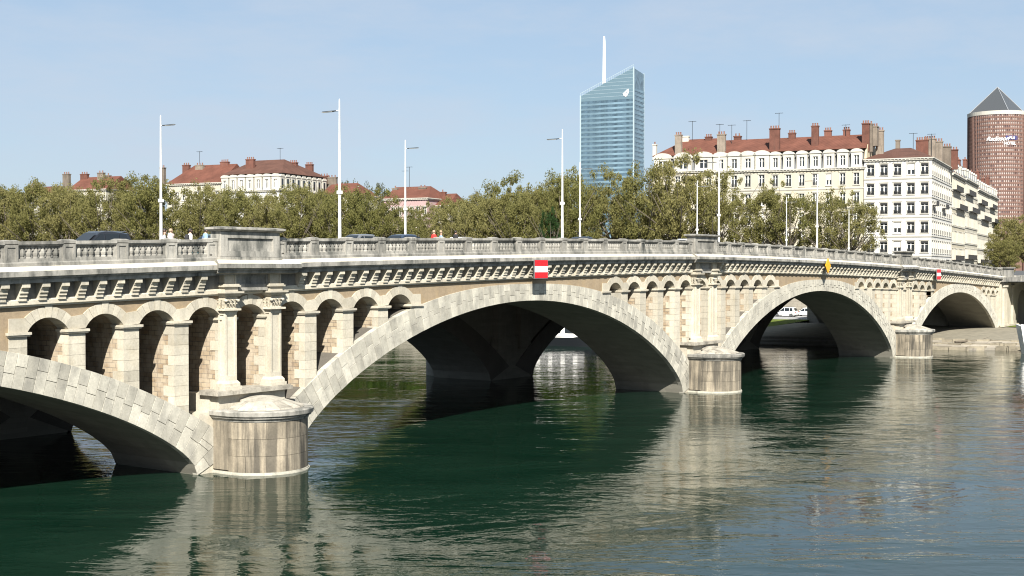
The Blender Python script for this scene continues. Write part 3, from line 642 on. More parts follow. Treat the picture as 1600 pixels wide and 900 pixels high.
for a, b in bounds:
    n = round((b - a) / 3.08); s = (b - a) / n
    for k in range(n + 1):
        xx = a + s * k
        if k in (0, n) and not (a == -25.0 and k == 0):
            xx += .36 if k == 0 else -.36
        place(post_me, 'post', plm, (xx, -.13, zl(xx) + .24))
    for k in range(n):
        x0, x1 = a + s * k + .36, a + s * (k + 1) - .36
        t = MB(); zz0, zz1 = zl(x0), zl(x1)
        def bar(y0, y1, h0, h1, X0=x0, X1=x1): t.hexa([(X0, y0, zz0 + h0), (X1, y0, zz1 + h0), (X1, y1, zz1 + h0), (X0, y1, zz0 + h0), (X0, y0, zz0 + h1), (X1, y0, zz1 + h1), (X1, y1, zz1 + h1), (X0, y1, zz0 + h1)])
        bar(-.33, .07, 1.24, 1.30); bar(-.37, .11, 1.30, 1.46); t.build('rail', M['weather'], plm)
        t = MB(); bar(-.30, .04, .46, .62); bar(-.25, -.01, .60, 1.25, x0, x0 + .12); bar(-.25, -.01, .60, 1.25, x1 - .12, x1); t.build('rail_base', M['weather'], plm)
        m = 5; w_ = (x1 - x0 - .24)
        for q in range(m + 1):
            xx = x0 + .12 + w_ * (q + .5) / (m + 1)
            if xx < 58:
                place(bal_me, 'baluster', plm, (xx, -.13, zl(xx) + .60)); nbal += 1
                o = place(hood_me, 'arch_head', plm, (xx + w_ / (m + 1) / 2 - w_ / (m + 1) / 2, -.13, zl(xx) + .60)); o.scale = (w_ / (m + 1) / .47, 1, 1)
            else:
                zb = zl(xx) + .60
                ball_far.lathe([(r_, zb + z_) for r_, z_ in ((.11, 0), (.115, .27), (.065, .5), (.1, .62))], 6, xx, -.13)
                ball_far.prism_y([(xx + x_ * w_ / (m + 1) / .47, zb + z_) for x_, z_ in hp], -.22, -.04)
tag(ball_far.build('balusters', M['weather'], plm), kind='stuff')
farp = sweep([(29.2, 0.1), (29.2, 1.4), (29.6, 1.4), (29.6, 0.1)], XS, M['weather'], 'rear_parapet', bridge)

# right abutment, quay arch
Zb = zl(162)
ab = MB(); ab.box(160.6, 169.2, -.45, 29.5, -1, Zb - .6); abut = ab.build('abutment', M['stone'], bridge)
for xa in (161.3, 166.7):
    t = MB(); t.box(xa, xa + 1.6, -.75, -.4, 2.9, Zb - 1.5); t.box(xa - .2, xa + 1.8, -.9, -.4, Zb - 1.5, Zb - 1.2); t.box(xa - .15, xa + 1.75, -.85, -.4, 2.4, 2.9); t.build('abutment_pilaster', M['stone'], abut)
t = MB(); t.box(160.3, 169.5, -1.0, -.3, 2.1, 2.42); t.build('abutment_ledge', M['stone'], abut)
t = MB(); t.box(160.2, 169.6, -1.15, .3, Zb - .62, Zb + .1); t.box(160.5, 169.3, -.85, .3, Zb - .9, Zb - .62); t.build('abutment_cornice', M['weather'], abut)
t = MB(); t.box(161.8, 168.0, -.5, .3, Zb + .1, Zb + 1.5); t.box(161.6, 168.2, -.7, .45, Zb + 1.5, Zb + 1.72); t.build('abutment_parapet', M['weather'], abut)
qa = MB(); xs = [171.0 + 6.5 * (1 - math.cos(math.pi * i / 16)) / 2 for i in range(17)]
for i in range(16):
    za, zb = [2.2 + 3.0 + 2.6 * math.sqrt(max(0, 1 - ((x_ - 174.25) / 3.25) ** 2)) for x_ in (xs[i], xs[i + 1])]
    qa.face([(xs[i], -.4, za), (xs[i + 1], -.4, zb), (xs[i + 1], -.4, 8.9), (xs[i], -.4, 8.9)]); qa.face([(xs[i], -.4, za), (xs[i + 1], -.4, zb), (xs[i + 1], 20, zb), (xs[i], 20, za)])
qa.box(169.2, 171.0, -.4, 20, 0, 8.9); qa.box(177.5, 215, -.4, 3, 0, 8.9); qa.box(169.2, 215, -.7, .2, 8.9, 9.2); qa.box(171, 177.5, 19, 20, 0, 9)
qa.build('quay_arch', M['stone'], bridge)
t = MB()
for k in range(12):
    x0 = 169.6 + 3.6 * k; t.box(x0, x0 + .7, -.45, .05, 9.2, 10.3); t.box(x0 + .7, x0 + 3.6, -.38, -.02, 10.05, 10.28); t.box(x0 + .7, x0 + 3.6, -.35, -.05, 9.2, 9.95)
t.build('quay_parapet', M['weather'], bridge)

# ------------------------------------------------------------------ right bank and quay
def edge_x(y): return 130 - 0.17 * y if y > -4 else 130.7 + (-4 - y) * 0.75
YB = [-260, -120, -60, -30, -15, -4, 6, 15, 24, 33, 45, 60, 90, 140, 220, 340, 520, 800, 1500]
def strip(prof, ys, name, m, zj=0.0, xj=0.0):
    mbx = MB(); rows = []
    ysf = []
    for a, b in zip(ys, ys[1:]):
        k = max(1, int((b - a) / 3)) if b <= 140 else 1
        ysf += [a + (b - a) * i / k for i in range(k)]
    ysf.append(ys[-1])
    for y in ysf: rows.append([(edge_x(y) + d + RN.uniform(-xj, xj), y, z + RN.uniform(-zj, zj)) for d, z in prof])
    for r0, r1 in zip(rows, rows[1:]):
        for i in range(len(prof) - 1): mbx.face([r0[i], r0[i + 1], r1[i + 1], r1[i]])
    return tag(mbx.build(name, m), kind='structure')
strip([(0, -2.4), (0, .28), (1.3, .36), (1.5, .72), (3.2, .80), (3.4, 1.15), (4.6, 1.22)], YB, 'quay_steps', M['quaywall'], .07, .12)
strip([(4.5, 1.23), (9, 1.4), (20, 1.8), (33, 2.05)], [y for y in YB if y <= 33], 'lower_quay', M['sand'], .06)
strip([(4.5, 1.23), (7.0, 1.35)], [y for y in YB if y >= 33], 'quay_path', M['sand'], .02)
strip([(7.0, 1.35), (14, 1.6), (26, 1.9), (40, 2.3)], [y for y in YB if y >= 33], 'grass_bank', M['grass'], .08)
strip([(40, 2.3), (61, 2.45)], [y for y in YB if y >= 33], 'quay_road', M['pave'])
g2 = MB()
for a, b in ((160.5, 172.0), (172.0, 178.0)): pass
g2.face([(161.0 + 1.0 * k + RN.uniform(-.8, .8), -5.4 + RN.uniform(-1.6, 1.0), 2.12) for k in range(12)] + [(172, -.8, 2.12), (161.4, -.8, 2.12)]); tag(g2.build('grass_patch', M['grass']), kind='structure')
rw = MB()
for a, b in zip(YB[9:], YB[10:]):
    for h in (0, 1): pass
    da, db = (60 if q_ <= 60 else 44 if q_ <= 90 else 33 for q_ in (a, b))
    rw.hexa([(edge_x(a) + da, a, 1.0), (edge_x(a) + da + 1, a, 1.0), (edge_x(b) + db + 1, b, 1.0), (edge_x(b) + db, b, 1.0), (edge_x(a) + da + .4, a, 9.9), (edge_x(a) + da + 1, a, 9.9), (edge_x(b) + db + 1, b, 9.9), (edge_x(b) + db + .4, b, 9.9)])
tag(rw.build('retaining_wall', M['quaywall']), 'tall stone retaining wall of the far quay behind the grass bank', 'wall')
st = MB()
for a, b in zip(YB[9:], YB[10:]):
    da, db = (60.8 if q_ <= 60 else 44.8 if q_ <= 90 else 33.8 for q_ in (a, b))
    st.face([(edge_x(a) + da, a, 9.3), (1500, a, 9.3), (1500, b, 9.3), (edge_x(b) + db, b, 9.3)])
st.face([(163, -260, 9.15), (1500, -260, 9.15), (1500, 33, 9.3), (163, 33, 9.3)])
tag(st.build('city_street', M['asphalt']), kind='structure')
apw = MB(); apw.box(163.2, 185, 29.6, 33.4, 0, 9.1); apw.build('approach_wall', M['quaywall'], bridge)
lb = MB(); lb.box(-400, -60, -900, 1500, -2, 9.0); tag(lb.build('left_quay', M['quaywall']), kind='structure')
lab = MB(); lab.box(-60, -51.6, 0, 29.4, -2, zl(-55) - 1); lab.build('left_abutment', M['stone'], bridge)

# ------------------------------------------------------------------ lamps, signs
def lamp_proto():
    r = thing('street_lamp', '', 'street lamp')
    t = MB(); t.lathe([(.15, 0), (.15, .9), (.12, 1.0), (.105, 4), (.075, 8.5), (.05, 11.6), (.03, 11.75)], 10); t.build('pole', M['pole'], r, smooth=True)
    t = MB(); t.box(-.04, .04, .0, .35, 10.86, 10.92); t.build('arm', M['white'], r)
    t = MB(); t.frus((-.13, .13, .25, 1.6), 10.85, (-.09, .09, .27, 1.55), 10.91); h = t.build('lamp_head', M['lampdark'], r)
    t = MB(); t.box(-.12, .12, .6, 1.6, 10.825, 10.845); t.build('lens', M['lens'], h)
    t = MB(); t.box(-.14, .14, -.14, .14, 4.6, 4.85); t.build('junction_box', M['white'], r)
    return r
lp = None
lamps = [(14.3, 6.2, 0, 'tallest white lamp post, right of the largest refuge block, head pointing left'),
         (42.9, 6.4, 0, 'near-side white lamp post in front of the small dark evergreen, head pointing left'),
         (73.2, 6.2, 0, 'near-side white lamp post just right of the second refuge block'),
         (100.5, 6.2, 0, 'white lamp post rising in front of the lone tree before the cream seven-window house'),
         (12.5, 23, math.pi, 'leftmost white lamp post, beside two people in white shirts, head pointing right'),
         (41.2, 23, math.pi, 'white lamp post at the far kerb in front of the pink house, head pointing right'),
         (71.9, 23, math.pi, 'white lamp post at the far kerb below the left edge of the glass tower'),
         (100.8, 23, math.pi, 'far-kerb white lamp post just left of the second refuge block, head pointing right'),
         (130.0, 23, math.pi, 'white lamp post at the far kerb in the gap left of the lone tree'),
         (155.8, 23, math.pi, 'farthest white lamp post, right of the lone tree beside the white corner house')]
for x_, y_, rz, lab_ in lamps:
    z_ = zl(x_) + (.36 if y_ < 10 else .26)
    if lp is None:
        lp = lamp_proto(); lp.scale = (1, 1, .925); lp.location = (x_, y_, z_); lp.rotation_euler = (0, 0, rz); lp['label'] = lab_; lp['group'] = 'street lamps along the bridge'
    else: copy_thing(lp, (x_, y_, z_), rz, lab_, 'street lamps along the bridge')
def no_entry(x0, label, zt):
    r = thing('navigation_sign', label, 'sign', (x0, -.98, zt)); wd, hh = 1.72, 1.36
    for i, mm in enumerate(('red', 'signw', 'red')):
        t = MB(); z1 = -hh * i / 3; t.box(-wd / 2, wd / 2, 0, .05, z1 - hh / 3 + (.0), z1); t.build('sign_band', M[mm], r)
    t = MB(); t.box(-wd / 2 - .04, wd / 2 + .04, .01, .10, -hh - .04, .04); t.build('backing_frame', M['steel'], r)
    t = MB(); t.tube((-.5, .1, -.3), (-.5, .75, -.25), .03); t.tube((.5, .1, -.3), (.5, .75, -.25), .03); t.build('bracket', M['steel'], r)
no_entry(28.75, 'red, white and red banded board over the crown of the big middle arch', 12.1)
no_entry(126.4, 'small far red, white and red banded board left of the rightmost arch crown', 11.3)
r = thing('diamond_sign', 'amber diamond board hung over the crown of the third arch', 'sign', (86.0, -1.0, 11.75))
t = MB(); t.prism_y([(0, .86), (.8, 0), (0, -.86), (-.8, 0)], 0, .06); t.build('diamond_plate', M['yellow'], r)
t = MB(); t.box(-.05, .05, .06, .12, -1.0, .9); t.tube((0, .1, .2), (0, .8, .25), .03); t.build('bracket', M['steel'], r)

# ------------------------------------------------------------------ quay houses
OC = CAM + FH * 265 + RH * 87; OC.z = 9.3
UB = Vector((-.17, .985, 0)).normalized(); VB = Vector((UB.y, -UB.x, 0))
RZB = math.atan2(-UB.y, -UB.x)                    # local x runs along the river front (to the right as seen), local y into the block
def front(px_, back=0.0):
    """world point where the river front line (pushed back by `back`) meets the photograph column px_"""
    d = ray(px_, 419); d.z = 0; A = OC + VB * back - CAM; A.z = 0
    # CAM + t d = OC + VB*back + s UB
    det = d.x * (-UB.y) + UB.x * d.y
    t = (A.x * (-UB.y) + UB.x * A.y) / det
    P = CAM + d * t; P.z = 9.3; return P
def zpx(P, y): return CAM.z + (418.9 - y) / F_PX * (Vector(P) - CAM).dot(FH)
def facade(t, p0, ux, W, H, wins, depth=0.25, mi=0, z0=0.0, mr=0):
    """wall sheet with real window recesses; ux direction along, inward normal = ux rotated left"""
    ux = Vector(ux); nx = Vector((-ux.y, ux.x, 0)); p0 = Vector(p0)
    xs = sorted(set([0, W] + [v for a in wins for v in a[:2]])); zz = sorted(set([z0, H] + [v for a in wins for v in a[2:4]]))
    P = lambda x, z, d=0: p0 + ux * x + nx * d + Vector((0, 0, z))
    for i in range(len(xs) - 1):
        for j in range(len(zz) - 1):
            xm, zm = (xs[i] + xs[i + 1]) / 2, (zz[j] + zz[j + 1]) / 2
            hole = any(a[0] < xm < a[1] and a[2] < zm < a[3] for a in wins)
            if not hole: t.face([P(xs[i], zz[j]), P(xs[i + 1], zz[j]), P(xs[i + 1], zz[j + 1]), P(xs[i], zz[j + 1])], mi)
    for a in wins:
        x0, x1, za, zb = a[:4]
        t.face([P(x0, za), P(x0, za, depth), P(x0, zb, depth), P(x0, zb)], mr); t.face([P(x1, za), P(x1, zb), P(x1, zb, depth), P(x1, za, depth)], mr)
        t.face([P(x0, za), P(x1, za), P(x1, za, depth), P(x0, za, depth)], mr); t.face([P(x0, zb), P(x0, zb, depth), P(x1, zb, depth), P(x1, zb)], mr)
_wm = {}
def window_mesh(w, h, kind):
    k = (round(w, 2), round(h, 2), kind)
    if k in _wm: return _wm[k]
    t = MB(); f = .09
    t.box(-w / 2, -w / 2 + f, -.06, .03, 0, h); t.box(w / 2 - f, w / 2, -.06, .03, 0, h); t.box(-w / 2 + f, w / 2 - f, -.06, .03, h - f, h); t.box(-w / 2 + f, w / 2 - f, -.06, .03, 0, f + .05)
    t.box(-.11, .11, -.055, .03, f + .05, h - f); t.box(-w / 2 + f, -.11, -.05, .02, h * .68, h * .68 + .06); t.box(.11, w / 2 - f, -.05, .02, h * .68, h * .68 + .06)
    fr = t.mesh('window', M['frame'])
    t = MB(); t.box(-w / 2 + .02, w / 2 - .02, 0.0, .015, .02, h - .02); gl = t.mesh('pane', M['glassd'])
    ex = bb = None
    if kind == 'lamb':                                # pierced blind box under the lintel and an iron window guard
        t = MB(); t.box(-w / 2 - .06, w / 2 + .06, -.28, -.20, h * .84, h + .03); bb = t.mesh('blind_box', M['iron'])
        t = MB(); t.box(-w / 2 - .06, w / 2 + .06, -.33, -.29, .02, .08)
        t.box(-w / 2 - .06, w / 2 + .06, -.33, -.29, .72, .78)
        for q in range(7): x_ = -w / 2 + w * (q + .5) / 7; t.box(x_ - .045, x_ + .045, -.325, -.295, .08, .72)
        ex = t.mesh('window_guard', M['iron'])
    elif kind == 'guard':
        t = MB(); t.box(-w / 2 - .02, w / 2 + .02, -.29, -.26, .80, .85); t.box(-w / 2 - .02, w / 2 + .02, -.29, -.26, .05, .10)
        for q in range(6): x_ = -w / 2 + w * (q + .5) / 6; t.box(x_ - .03, x_ + .03, -.285, -.265, .10, .80)
        ex = t.mesh('window_guard', M['iron'])
    elif kind == 'blind':
        t = MB(); t.box(-w / 2 + .05, w / 2 - .05, -.12, -.08, h * .45, h - .05); ex = t.mesh('blind', M['blind'])
    t = MB(); a0, a1, D_ = -w / 2, w / 2, -.25
    t.box(a0 - .16, a0 - .01, D_ - .07, D_ + .02, -.05, h + .18); t.box(a1 + .01, a1 + .16, D_ - .07, D_ + .02, -.05, h + .18); t.box(a0 - .16, a1 + .16, D_ - .07, D_ + .02, h + .18, h + .19)
    t.box(a0 - .01, a1 + .01, D_ - .068, D_ + .02, h + .01, h + .18); t.box(a0 - .22, a1 + .22, D_ - .16, D_ + .02, h + .19, h + .31); t.box(a0 - .2, a1 + .2, D_ - .14, D_ + .02, -.18, -.05)
    _wm[k] = (fr, gl, ex, t.mesh('surround', M['trim']), bb); return _wm[k]
def add_window(parent, loc, w, h, kind='plain', rz=0.0):
    fr, gl, ex, sr, bb = window_mesh(w, h, kind)
    o = place(fr, 'window', parent, loc, rz); place(gl, 'pane', o); place(sr, 'surround', o)
    if bb: place(bb, 'blind_box', o)
    if ex: place(ex, ex.name.split('.')[0], o)
    return o
def chimney(parent, x, y, z0, z1, wx=1.6, wy=0.8, m='brick', pots=4):
    t = MB(); t.box(x - wx / 2, x + wx / 2, y - wy / 2, y + wy / 2, z0, z1 - .25); t.box(x - wx / 2 - .1, x + wx / 2 + .1, y - wy / 2 - .1, y + wy / 2 + .1, z1 - .25, z1)
    c = t.build('chimney', M[m], parent)
    pm = MB()
    pm.lathe([(.17, 0), (.14, .45), (.19, .5), (.17, .6)], 7)
    me = pm.mesh('chimney_pot', M['pot'])
    for i in range(pots): place(me, 'chimney_pot', c, (x - wx / 2 + wx * (i + .5) / pots, y, z1))
def antenna(parent, x, y, z, h=3.0):
    t = MB(); t.tube((x, y, z - 1), (x, y, z + h), .06, n=5)
    t.tube((x - .9, y, z + h - .1), (x + .9, y, z + h - .1), .04, n=4)
    for k in range(5): t.tube((x - .8 + .4 * k, y - .45, z + h - .1), (x - .8 + .4 * k, y + .45, z + h - .1), .03, n=4)
    t.build('aerial', M['lampdark'], parent)
def hip_roof(t, x0, x1, y0, y1, z0, z1, hl, hr, mi=0, ov=.35):
    x0 -= ov; x1 += ov; y0 -= ov; y1 += ov; ym = (y0 + y1) / 2
    a, b, c, d = (x0, y0, z0), (x1, y0, z0), (x1, y1, z0), (x0, y1, z0); e, f = (x0 + hl, ym, z1), (x1 - hr, ym, z1)
    t.face([a, b, f, e], mi); t.face([c, d, e, f], mi); t.face([b, c, f], mi); t.face([d, a, e], mi); t.face([a, d, c, b], mi)
def dormer(parent, x, zb, w, h, arch, y=0.25, ww=1.0, wh=1.9, kind='plain', trim='trim'):
    t = MB(); hw = w / 2
    top = [(hw * math.cos(math.pi * k / 8), h + (w * .32 if arch else w * .16) * math.sin(math.pi * k / 8)) for k in range(9)]
    z_s = .35
    # front with opening, then cheeks and a rounded pediment
    t.box(x - hw, x - ww / 2, y - .25, y + 1.6, zb, zb + h); t.box(x + ww / 2, x + hw, y - .25, y + 1.6, zb, zb + h); t.box(x - ww / 2, x + ww / 2, y - .25, y + 1.6, zb, zb + z_s); t.box(x - ww / 2, x + ww / 2, y - .25, y + 1.6, zb + z_s + wh, zb + h)
    t.prism_y([(x + a * 1.12, zb + b) for a, b in top], y - .42, y + 1.8)
    d = t.build('dormer', M[trim], parent)
    fr, gl, ex, _, _ = window_mesh(ww, wh, kind)
    o = place(fr, 'window', d, (x, y, zb + z_s)); 
    g = MB(); g.box(x - ww / 2 + .02, x + ww / 2 - .02, y + .03, y + .05, zb + z_s + .02, zb + z_s + wh - .02); g.build('pane', M['glassd'], d)
def house(name, label, x_left, x_right, P_right, D=13, ztop=25.0, cols=6, rows=5, rowh=4.15, wtop=2.2, wall='cream', kind='guard', ww=1.15, wh=2.25, mansard=0, roof='tile', ridge=4.0, hl=0.1, hr=0.1, dorm=None, belts=True, chims=(), aer=(), side=0, sidewall=True, quoin=False, group=None, side_kind=None):
    """P_right: world point of the right front corner; width from photograph columns"""
    W = x_right if x_left is None else (front(x_left) - front(x_right)).length
    O = Vector(P_right) + UB * W
    r = thing(name, label, 'house', O, RZB, group)
    wins = []; pitch = W / cols
    for j in range(rows):
        zt = ztop - wtop - j * rowh
        if zt - wh < 0.5: break
        for i in range(cols):
            xc = pitch * (i + .5); wins.append((xc - ww / 2, xc + ww / 2, zt - wh, zt))
    t = MB(); facade(t, (0, 0, 0), (1, 0, 0), W, ztop, wins)
    swins = []
    if side:
        pit = D / side
        for j in range(rows):
            zt = ztop - wtop - j * rowh
            if zt - wh < .5: break
            for i in range(side): swins.append((pit * (i + .5) - ww / 2, pit * (i + .5) + ww / 2, zt - wh, zt))
    facade(t, (W, 0, 0), (0, 1, 0), D, ztop, swins)
    t.face([(0, 0, 0), (0, D, 0), (0, D, ztop), (0, 0, ztop)]); t.face([(0, D, 0), (W, D, 0), (W, D, ztop), (0, D, ztop)])
    t.build('wall', M[wall], r)
    rr = random.Random(int(W * 1000))
    for a in wins: add_window(r, ((a[0] + a[1]) / 2, .25, a[2]), ww, wh, kind if rr.random() > .12 else 'blind')
    for a in swins: add_window(r, (W - .25, (a[0] + a[1]) / 2, a[2]), ww, wh, side_kind or kind, math.pi / 2)
    if belts:
        for j in range(rows):
            z = ztop - wtop - j * rowh - wh - .75
            if z < 1: break
            t = MB(); t.box(-.0, W + .12, -.16, .0, z, z + .16); t.box(0, W + .08, -.10, 0, z - .14, z)
            if side: t.box(W, W + .12, 0, D, z, z + .16)
            t.build('string_course', M['trim'], r)
    t = MB(); t.box(-.1, W + .5, -.5, .02, ztop - .02, ztop + .18); t.box(0, W + .3, -.3, .0, ztop - .32, ztop - .02)
    t.box(W, W + .5, 0.02, D, ztop - .02, ztop + .18); t.box(W, W + .3, 0, D, ztop - .32, ztop - .02)
    k = 0; xx = .3
    while xx < W: t.box(xx - .12, xx + .12, -.42, -.3, ztop - .3, ztop - .03); xx += .75
    t.build('eaves_cornice', M['trim'], r)
    zr = ztop + .18
    if mansard:
        t = MB(); t.frus((0, W, .15, D), zr, (0.35, W - .35, 1.5, D - 1), zr + mansard); t.build('mansard_slope', M['slate'], r); zr += mansard
        if dorm:
            n, dw, arch, dww, dk = dorm
            for i in range(n): dormer(r, W * (i + .5) / n, ztop + .2, dw, mansard * .80, arch, ww=dww, wh=mansard * .55, kind=dk)
    if mansard and side:
        for i in range(side):
            yc = D * (i + .5) / side; zb_ = ztop + .2; q = MB(); q.box(W - 1.6, W + .1, yc - .95, yc + .95, zb_, zb_ + mansard * .78); q.prism_x([(yc - 1.1, zb_ + mansard * .78), (yc + 1.1, zb_ + mansard * .78), (yc + .6, zb_ + mansard * .92), (yc - .6, zb_ + mansard * .92)], W - 1.8, W + .25)
            dd = q.build('dormer', M['trim'], r); q = MB(); q.box(W + .1, W + .12, yc - .42, yc + .42, zb_ + .5, zb_ + mansard * .66); q.build('pane', M['glassd'], dd)
    t = MB(); hip_roof(t, 0, W, (.9 if mansard else 0), D, zr, zr + ridge, hl, hr); t.build('roof', M[roof], r)
    for (fx, fy, zt, wx, m, pots) in chims:      # fx: photograph column, zt: photograph row of the top
        d = ray(fx, 419); d.z = 0; A = O + VB * (D * fy) - CAM; det = d.x * (-UB.y) + UB.x * d.y; tt = (A.x * (-UB.y) + UB.x * A.y) / det; P = CAM + d * tt
        lx = (P - O).dot(-UB); chimney(r, lx, D * fy, zr - .5, zpx(P, zt) - 9.3, wx, .9, m, pots)
    for fx, fy, h in aer: antenna(r, W * fx, D * fy, zr + ridge * .8, h)
    return r, W, O, zr
pD = OC.copy()
H0 = zpx(OC, 247) - 9.3
# white corner house
rD, WD, OD, _ = house('corner_house', 'white corner house with five dark windows per storey and a low brown hipped roof', 1349.5, 1455, OC, D=34, ztop=H0, cols=5, rows=6, rowh=4.05, wtop=1.0, wall='whitew', kind='lamb', ww=1.5, wh=2.35, ridge=3.6, hl=4, hr=7, roof='tile2', side=11, side_kind='guard',
    chims=((1374, .25, 204, 1.6, 'chst', 3), (1402, .55, 219, .9, 'chst', 0), (1440, .55, 219, 2.6, 'brick', 5), (1452, .62, 217, 2.4, 'chst', 5), (1464, .72, 221, 2.2, 'chst', 4), (1477, .82, 229, 2.2, 'chst', 4), (1487, .9, 234, 2.4, 'brick', 4)), aer=((.55, .5, 4), (.8, .6, 4)))
for zz in (H0 - 9.8, H0 - 22.0):                      # iron balconies on the street side, near the corner
    for y0, y1 in ((1.2, 5.5), (17.0, 22.0)):
        t = MB(); t.box(WD, WD + .9, y0, y1, zz, zz + .14); t.box(WD + .84, WD + .9, y0, y1, zz + .95, zz + 1.02)
        n = int((y1 - y0) / .25)
        for q in range(n + 1): t.box(WD + .85, WD + .89, y0 + q * .25 - .03, y0 + q * .25 + .03, zz + .14, zz + .95)
        t.build('balcony', M['iron'], rD)
# cream house with seven bays
PC = front(1348.5); HC = zpx(PC, 262) - 9.3
house('quay_house', 'cream seven-bay quay house with arched dormers and red roof left of the white corner house', 1200.5, 1348.5, PC, D=14, ztop=HC, cols=7, rows=6, rowh=4.15, wtop=1.05, wall='cream', kind='guard', ww=1.15, wh=2.5, mansard=4.0, ridge=3.6, hl=.2, hr=.2, dorm=(7, 2.3, True, 1.05, 'plain'),
    chims=((1210, .12, 201, 2.2, 'brick', 4), (1237, .5, 208, 1.5, 'brick', 3), (1273, .22, 197, 1.5, 'brick', 3), (1293, .55, 204, 1.5, 'brick', 3), (1322, .55, 203, 1.4, 'brick', 3), (1352, .25, 193, 1.5, 'brick', 3), (1358, .35, 194, 1.3, 'chst', 2)), aer=((.06, .3, 6), (.75, .5, 3)))
gb = thing('gable_wall', 'pale yellow gable wall standing between the cream house and the white corner house', 'wall', PC + UB * .05 , RZB)
t = MB(); t.prism_x([(0.6, 0), (13.4, 0), (13.4, HC + 4), (6.6, HC + 8.2), (1.6, HC + 4.0), (.6, HC)], 0.02, .45); t.build('gable', M['yell'], gb); chimney(gb, 1.2, 6.4, HC + 5, HC + 9.3, 1.4, 2.2, 'chst', 3)
# house B, white dormer storey
PB = front(1200.5); HB = zpx(PB, 266) - 9.3
house('quay_house', 'pale quay house with four wide white dormers, between two cream quay houses', 1115, 1200.5, PB, D=14, ztop=HB, cols=4, rows=6, rowh=4.2, wtop=1.0, wall='pale', kind='guard', ww=1.25, wh=2.6, mansard=3.9, ridge=3.6, hl=.2, hr=.2, dorm=(4, 3.4, True, 1.2, 'blind'),
    chims=((1127, .12, 210, 1.8, 'chst', 3), (1152, .6, 213, 1.6, 'brick', 2)), aer=((.45, .5, 5), (.2, .4, 4)))
PA = front(1115); HA = zpx(PA, 267) - 9.3
house('quay_house', 'leftmost house of the right-hand quay row, dark slate attic with big arched white dormers', 1019, 1115, PA, D=14, ztop=HA, cols=6, rows=6, rowh=4.2, wtop=1.0, wall='cream', kind='guard', ww=1.15, wh=2.4, mansard=3.6, ridge=4.2, hl=6, hr=.2, dorm=(3, 4.0, True, 1.9, 'plain'),
    chims=((1023, .3, 226, .8, 'trim', 1), (1060, .12, 211, 1.5, 'chst', 3), (1071, .5, 213, 1.6, 'trim', 0), (1107, .5, 214, 1.5, 'brick', 3)), aer=((.5, .5, 5), (.95, .5, 4)))
# street row behind the corner house
prev = 34.0
for i, (ln, m, hh, lab_) in enumerate(((26, 'cream', -1.0, 'cream street house with long iron balconies next to the white corner house'), (30, 'pale', -.6, 'pale street house with a dark continuous balcony, middle of the receding street row'), (32, 'pale', -1.6, 'pale house at the far end of the receding street row'), (28, 'pale', -1.4, 'pale last house of the receding street row, mostly hidden by trees'))):
    O = OC + VB * (prev + .2); r = thing('street_house', lab_, 'house', O, RZB); zt = H0 + hh
    wins = []; n = int(ln / 2.6); pit = ln / n
    for j in range(6):
        for k in range(n): wins.append((pit * (k + .5) - .55, pit * (k + .5) + .55, zt - 3.4 - j * 4.1, zt - 1.0 - j * 4.1))
    t = MB(); facade(t, (0, 0, 0), (0, 1, 0), ln, zt, wins); t.face([(0, 0, 0), (-14, 0, 0), (-14, 0, zt), (0, 0, zt)]); t.face([(0, ln, 0), (-14, ln, 0), (-14, ln, zt), (0, ln, zt)]); t.face([(-14, 0, 0), (-14, ln, 0), (-14, ln, zt), (-14, 0, zt)])
    t.build('wall', M[m], r)
    for a in wins: add_window(r, (-.25, (a[0] + a[1]) / 2, a[2]), 1.1, 2.4, 'plain', math.pi / 2)
    t = MB(); t.box(0, .6, 0, ln, zt, zt + .3); t.box(0, .35, 0, ln, zt - .3, zt); t.build('eaves_cornice', M['trim'], r)
    for j in range(1, 6):
        t = MB(); t.box(0, .15, 0, ln, zt - 3.9 - (j - 1) * 4.1, zt - 3.7 - (j - 1) * 4.1); t.build('string_course', M['trim'], r)
    for j, (a_, b_) in ((0, (.05, .6)), (1, (.3, .95)), (4, (.0, .7))):
        zz = zt - 3.5 - j * 4.1; y0, y1 = ln * a_, ln * b_
        t = MB(); t.box(0, 1.0, y0, y1, zz - .15, zz); t.box(.94, 1.0, y0, y1, zz + .95, zz + 1.03)
        for q in range(int((y1 - y0) / .3)): t.box(.95, .99, y0 + q * .3, y0 + q * .3 + .05, zz, zz + .95)
        t.build('balcony', M['iron'], r)
    t = MB(); t.frus((-14, .2, -.1, ln + .1), zt + .3, (-11, -1.8, 0, ln), zt + 4.0); t.build('roof', M['slate' if i % 2 else 'tile2'], r)
    for q in range(4): chimney(r, -2.0 - (q % 2) * 2, ln * (q + .5) / 4, zt + 1, zt + 5.2 + (q % 3) * .6, .9, 2.6, 'chst' if q % 2 else 'brick', 1)
    n_d = int(ln / 5)
    for q in range(n_d):
        yc = ln * (q + .5) / n_d; t = MB(); t.box(-1.8, .0, yc - .8, yc + .8, zt + .3, zt + 2.4); t.prism_x([(yc - .95, zt + 2.4), (yc + .95, zt + 2.4), (yc, zt + 2.95)], -2.2, .1); t.build('dormer', M['trim'], r)
        t = MB(); t.box(.0, .02, yc - .5, yc + .5, zt + .6, zt + 2.1); t.build('dormer_pane', M['glassd'], r)
    prev += ln + .2

